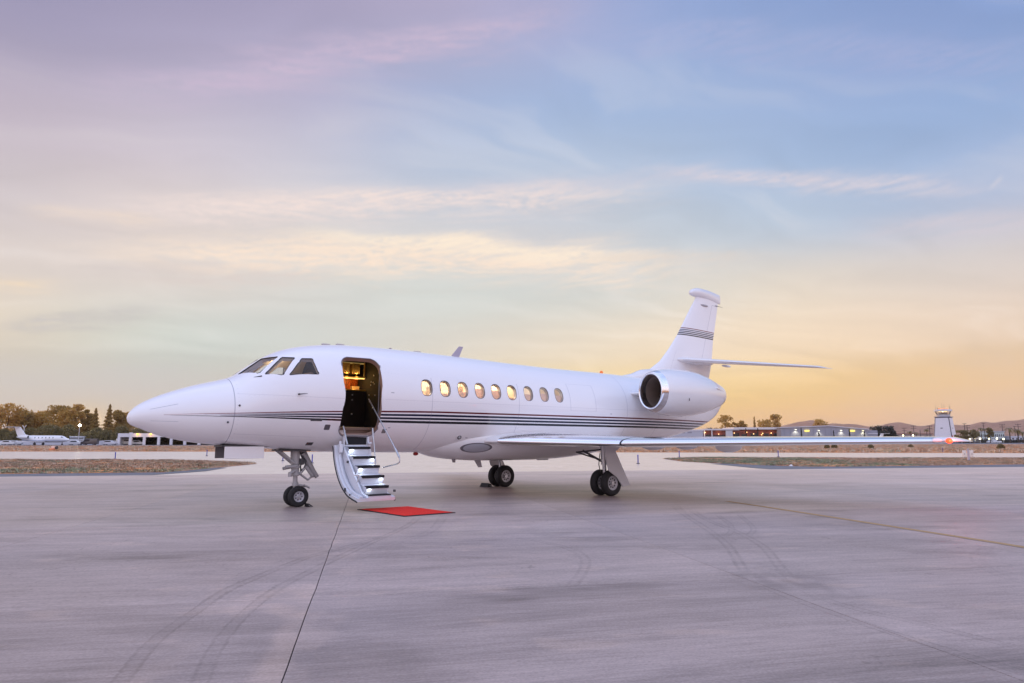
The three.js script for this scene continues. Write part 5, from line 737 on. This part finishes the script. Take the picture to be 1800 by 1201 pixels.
{ // trees on the right
  const o = { n: 1500, size: 0.42, bare: 0.15, lumps: 18 };
  for (const [u, v, w, l, op] of [[1276, 731, 30, 'largest open crowned tree above the brick terminal', { n: 1300, lumps: 20, lump: 0.8 }], [1294, 742, 14, 'small tree right of the largest tree above the terminal', {}], [1306, 739, 18, 'spiky tree above the middle of the terminal', {}], [1350, 737, 28, 'wide low tree above the right end of the terminal', {}], [1366, 728, 22, 'tall layered tree above the terminal next to the hangar', { n: 1300 }], [1442, 738, 26, 'small tree alone behind the grey hangar roof', { bare: 0.5 }], [1546, 748, 26, 'dark wide tree right behind the grey hangar', {}], [1562, 750, 24, 'dark tree right of the hangar above the parked jet', {}], [1570, 755, 16, 'dark low tree furthest right beside the hangar', {}], [1693, 757, 24, 'rounded tree directly right of the control tower', {}], [1711, 756, 22, 'loose tree second from the control tower', {}], [1741, 751, 12, 'dark dense tree in front of the pale green building', {}]]) broadTree(l, u, v, u > 1600 ? 372 : 345, w, u > 1600 ? leaf.olive : u > 1500 ? leaf.deep : leaf.brown, null, { ...o, ...(u > 1600 ? { n: 800, lumps: 12, lump: 0.75, bare: 0.3 } : {}), ...op });
  broadTree('slim conifer above the middle of the terminal', 1328, 733, 340, 11, leaf.brown, null, { cone: true, n: 800, size: 0.35, bare: 0.3, name: 'conifer' });
  [[1602, 757, 'short palm left of the control tower near a pole'], [1631, 753, 'palm closest to the left side of the tower'], [1612, 759, 'tiny low palm between the poles left of the tower'], [1726, 751, 'palm left of the dark dense tree right of the tower'], [1733, 752, 'palm just behind the left palm right of the tower'], [1776, 751, 'tall palm second from the right edge of the photo'], [1791, 754, 'wide palm nearest the right edge of the photo'], [1799, 758, 'low palm cut by the right edge of the photo']].forEach(([u, v, l], i) => palm(l, u, v, 385, null, i > 4 ? 1.6 : 1.0));
}
{ // utility poles
  const L = ['utility pole with cross arm right of the parked jet tail', 'utility pole left of the middle between hangar and tower', 'tall utility pole midway between hangar and tower', 'thin pole without arms left of the tower', 'utility pole just left of the control tower', 'utility pole right of the control tower', 'thinner utility pole next to the one right of the tower', 'utility pole at the dark dense tree', 'utility pole above the pale green building', 'utility pole between the last two palms', 'utility pole furthest right'];
  [[1569.5, 749], [1591, 752], [1608, 748], [1619, 756], [1636, 748], [1698, 744], [1702.5, 747], [1731.5, 743.5], [1764.5, 745.5], [1786, 749], [1792.5, 745]].forEach(([u, v], i) => { const Z = 425, y = Yat(v, Z), t = thing('utility_pole', L[i], 'utility pole', [GX(u, Z), 0, -Z], 0.5 * Math.sin(i * 3), 'utility poles'); part(t, 'pole', rod([0, 0, 0], [0, y, 0], 0.2, 8, 0.13), M(0.07, 0.055, 0.055, 0.9)); if (i !== 3) for (const d of [0.5, 1.9]) part(t, 'cross_arm', box(3.0, 0.2, 0.18, 0, y - d, 0.1), M(0.07, 0.055, 0.055, 0.9)); if (i !== 3) for (const s of [-1.3, 1.3]) part(t, 'insulator', cyl(0.09, 0.09, 0.35, s, y - 0.25, 0.1, 8), mat.gearDark); });
}
{ // control tower, turned on its corner
  const Z = 400, t = thing('control_tower', 'white tapered airport control tower with glazed cab and red roof lamps', 'tower', [GX(1662.5, Z), 0, -Z], -0.02), yb = Yat(733.6, Z), R0 = 7.0, R1 = 5.15;
  part(t, 'core', new THREE.CylinderGeometry(R1 * .97, R0 * .97, yb, 4, 1).translate(0, yb / 2, 0), M(0.06, 0.05, 0.07, 0.7));
  for (let k = 0; k < 4; k++) { const c = (y) => mix(R0, R1, y / yb) * Math.SQRT1_2, q = []; const y0 = 0.9, y1 = yb - 0.5; for (const [y, s] of [[y0, -1], [y0, 1], [y1, 1], [y1, -1]]) { const d = c(y), e = d - 0.45; q.push(V(s * e, y, d + 0.06)); } const g = new THREE.BufferGeometry(), pos = [], back = q.map(p => V(p.x, p.y, p.z - 0.3)), f = (a, b, cc, d) => pos.push(...[a, b, cc, a, cc, d].flatMap(p => [p.x, p.y, p.z])); f(q[0], q[1], q[2], q[3]); for (let i = 0; i < 4; i++) f(q[(i + 1) % 4], q[i], back[i], back[(i + 1) % 4]); g.setAttribute('position', new THREE.Float32BufferAttribute(pos, 3)); g.computeVertexNormals(); g.rotateY(Math.PI / 4 + k * Math.PI / 2); const p = part(t, 'wall_panel', g, M(0.82, 0.77, 0.80, 0.5)); const v = box(1.1, 0.45, 0.2, -0.4, Yat(753, Z), mix(R0, R1, Yat(753, Z) / yb) * Math.SQRT1_2 + 0.05); v.rotateY(Math.PI / 4 + k * Math.PI / 2); part(p, 'vent', v, mat.gearDark); }
  part(t, 'stair_strip', box(0.5, 4.2, 0.2, 0.1, 2.3, 6.75), M(0.6, 0.12, 0.12, 0.5));
  part(t, 'roof_slab', new THREE.CylinderGeometry(R1 * 1.06, R1 * 1.08, 0.5, 4).translate(0, yb + 0.1, 0), M(0.22, 0.2, 0.24, 0.6)); part(t, 'cab_base', merge([new THREE.CylinderGeometry(3.6, 3.3, 1.0, 8).translate(0, yb + 0.8, 0), new THREE.CylinderGeometry(3.9, 3.8, 0.25, 8).translate(0, yb + 1.4, 0)]), M(0.7, 0.7, 0.74, 0.5));
  const y1 = yb + 1.5, y2 = Yat(723.2, Z); part(t, 'cab_window', new THREE.CylinderGeometry(4.1, 3.2, y2 - y1, 8, 1, true).translate(0, (y1 + y2) / 2, 0), P(0.9, 0.9, 0.92, 0.03, { transmission: 1, thickness: 0 }));
  const mu = []; for (let i = 0; i < 8; i++) { const a = (i + 0) / 8 * 6.2832; mu.push(rod([Math.sin(a) * 3.25, y1, Math.cos(a) * 3.25], [Math.sin(a) * 4.15, y2, Math.cos(a) * 4.15], 0.14, 6)); } for (const g of mu) part(t, 'mullion', g, M(0.2, 0.17, 0.18, 0.6));
  part(t, 'cab_desk', new THREE.CylinderGeometry(2.4, 2.4, 1.0, 8).translate(0, y1 + 0.5, 0), M(0.3, 0.24, 0.2, 0.7)); part(t, 'cab_lamp', new THREE.CylinderGeometry(2.6, 2.6, 0.1, 8).translate(0, y2 - 0.15, 0), glow(1, 0.75, 0.35, 1.6)); lamp(t, 0, y2 - 1.0, 0, 1, 0.75, 0.4, 120, 10);
  part(t, 'cab_roof', merge([new THREE.CylinderGeometry(4.7, 4.75, 0.9, 8).translate(0, y2 + 0.45, 0), new THREE.CylinderGeometry(3.4, 4.6, 0.25, 8).translate(0, y2 + 1.0, 0)]), M(0.72, 0.7, 0.74, 0.5));
  for (const [x, h] of [[-4.2, 3.4], [-0.4, 4.2], [0.9, 3.6], [3.9, 3.4], [4.3, 2.6], [-3.2, 2.0]]) part(t, 'aerial', rod([x, y2 + 0.6, 0], [x, y2 + 0.6 + h, 0], 0.07, 6, 0.04), mat.gearDark);
  for (const x of [-1.6, -0.3, 1.0, 2.4, -2.6]) part(t, 'obstruction_lamp', new THREE.SphereGeometry(0.3, 10, 8).translate(x, y2 + 1.35, 0.6), glow(1, 0.25, 0.05, 1.5)); part(t, 'roof_equipment', merge([rbox(0.8, 0.7, 0.8, -2.0, y2 + 1.4, -0.6, 0.05), rbox(1.3, 0.5, 0.8, 1.5, y2 + 1.3, -0.4, 0.05)]), M(0.3, 0.2, 0.18, 0.6));
}
{ // far right buildings, lamps, cars, hedge
  const Z = 420; const box2 = (name, label, u0, u1, v0, m, roofM, Zz = Z, wins = 0) => { const t = thing(name, label, 'building', [0, 0, -Zz]), x0 = GX(u0, Zz), x1 = GX(u1, Zz), y = Yat(v0, Zz); part(t, 'wall', box(x1 - x0, y, 10, (x0 + x1) / 2, y / 2, -5), m); part(t, 'roof', box(x1 - x0 + 0.8, 0.5, 10.8, (x0 + x1) / 2, y + 0.25, -5), roofM); for (let i = 0; i < wins; i++) for (const r of [0.3, 0.68]) { const x = mix(x0, x1, (i + 0.5) / wins); part(t, 'window', box((x1 - x0) / wins * 0.45, y * 0.22, 0.1, x, y * r, 0.04), P(0.03, 0.04, 0.05, 0.1)); } return t; };
  const gw = M(0.55, 0.6, 0.58, 0.7), rf = M(0.5, 0.5, 0.54, 0.7), tan = M(0.42, 0.32, 0.28, 0.8), rd = M(0.3, 0.14, 0.11, 0.8);
  box2('office_building', 'pale green two storey building between the palms right of the tower', 1743, 1767, 759.5, gw, rf, Z, 7); box2('office_building', 'narrow pale building behind the left palms right of the tower', 1722, 1736, 760, gw, rf, Z, 4); box2('low_building', 'low flat white building at the right edge of the photo', 1778, 1806, 768, M(0.6, 0.6, 0.66, 0.7), M(0.66, 0.66, 0.72, 0.6), Z, 4); box2('low_building', 'long low tan building left of the control tower', 1574, 1640, 763.5, tan, rd, 470, 8); box2('low_building', 'low building with a red roof touching the tower on the left', 1627, 1641, 769, M(0.6, 0.4, 0.36, 0.8), rd, 430, 2); box2('low_building', 'low pink building above the wing left of the tower', 1600, 1623, 768.5, M(0.5, 0.38, 0.36, 0.8), rf, 440, 4);
  const hd = thing('hedge', 'long dark hedge in front of the buildings right of the tower', 'hedge', [GX(1745, 408), 0, -408]); part(hd, 'foliage', leaves(5000, 0.3, r => V((r() - .5) * 44, 0.2 + 1.7 * r() * (0.8 + 0.3 * Math.sin(r() * 40)), (r() - .5) * 3), 77), leaf.deep); part(hd, 'stem', merge(Array.from({ length: 20 }, (_, i) => rod([-21 + i * 2.2, 0, 0], [-21 + i * 2.2, 1, 0], 0.08, 5))), bark);
  car('white car parked in front of the hedge right of the tower', 1742, 398, [.7, .7, .74], 0.1); car('long white van parked in front of the hedge right of the tower', 1752, 399, [.7, .72, .76], 0.0, 'van', null); car('dark car half hidden beside the hedge near the tower', 1716, 400, [.05, .05, .06], 0.3);
  const L = ['small lit lamp closest to the right of the tower', 'lit lamp above the dark hedge, second from the tower', 'large lit lamp between tower and dark tree', 'lit lamp left of the white car', 'bright lit lamp above the white van', 'lit lamp right of the white van', 'lit lamp at the low white building near the right edge', 'small greenish lamp far left of the tower', 'small greenish lamp second left of the tower'];
  [[1691, 772.5], [1705.5, 772], [1714.5, 770], [1723.5, 771.5], [1739.5, 771.5], [1753, 771], [1764.5, 772], [1588.5, 765.7], [1606, 765.5]].forEach(([u, v], i) => lampPost(L[i], u, v, i > 6 ? 415 : 402, [1, 0.86, 0.5], i % 2 ? 0 : 60, { r: 0.42, k: 7, group: 'lit lamps along the far right road' }));
  // mountains as one ridged sheet far away
  const prof = curve([[-400, 762], [300, 765], [900, 760], [1200, 757], [1330, 753], [1380, 746.5], [1400, 742], [1412, 740.5], [1425, 739], [1440, 744], [1462, 743.5], [1480, 745.5], [1500, 746], [1530, 749.5], [1555, 744], [1575, 741.5], [1592, 744.5], [1612, 748.5], [1632, 745.5], [1650, 743], [1672, 747], [1690, 746.5], [1705, 743.5], [1722, 740.5], [1738, 742], [1760, 739.5], [1775, 738.5], [1800, 734.5], [1900, 726], [2200, 735]]);
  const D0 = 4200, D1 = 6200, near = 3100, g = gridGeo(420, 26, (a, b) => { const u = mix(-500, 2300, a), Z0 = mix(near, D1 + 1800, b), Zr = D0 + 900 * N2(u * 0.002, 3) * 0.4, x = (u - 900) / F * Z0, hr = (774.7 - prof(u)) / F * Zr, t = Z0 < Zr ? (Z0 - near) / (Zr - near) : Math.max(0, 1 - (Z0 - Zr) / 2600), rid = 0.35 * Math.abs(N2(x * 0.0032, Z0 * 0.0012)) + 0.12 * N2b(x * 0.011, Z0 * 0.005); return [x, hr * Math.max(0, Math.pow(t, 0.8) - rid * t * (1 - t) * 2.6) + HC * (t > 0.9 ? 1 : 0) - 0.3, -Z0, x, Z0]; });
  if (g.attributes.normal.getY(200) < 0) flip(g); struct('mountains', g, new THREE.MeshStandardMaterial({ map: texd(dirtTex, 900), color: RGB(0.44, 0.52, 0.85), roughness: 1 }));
}

renderer.render(scene, camera);
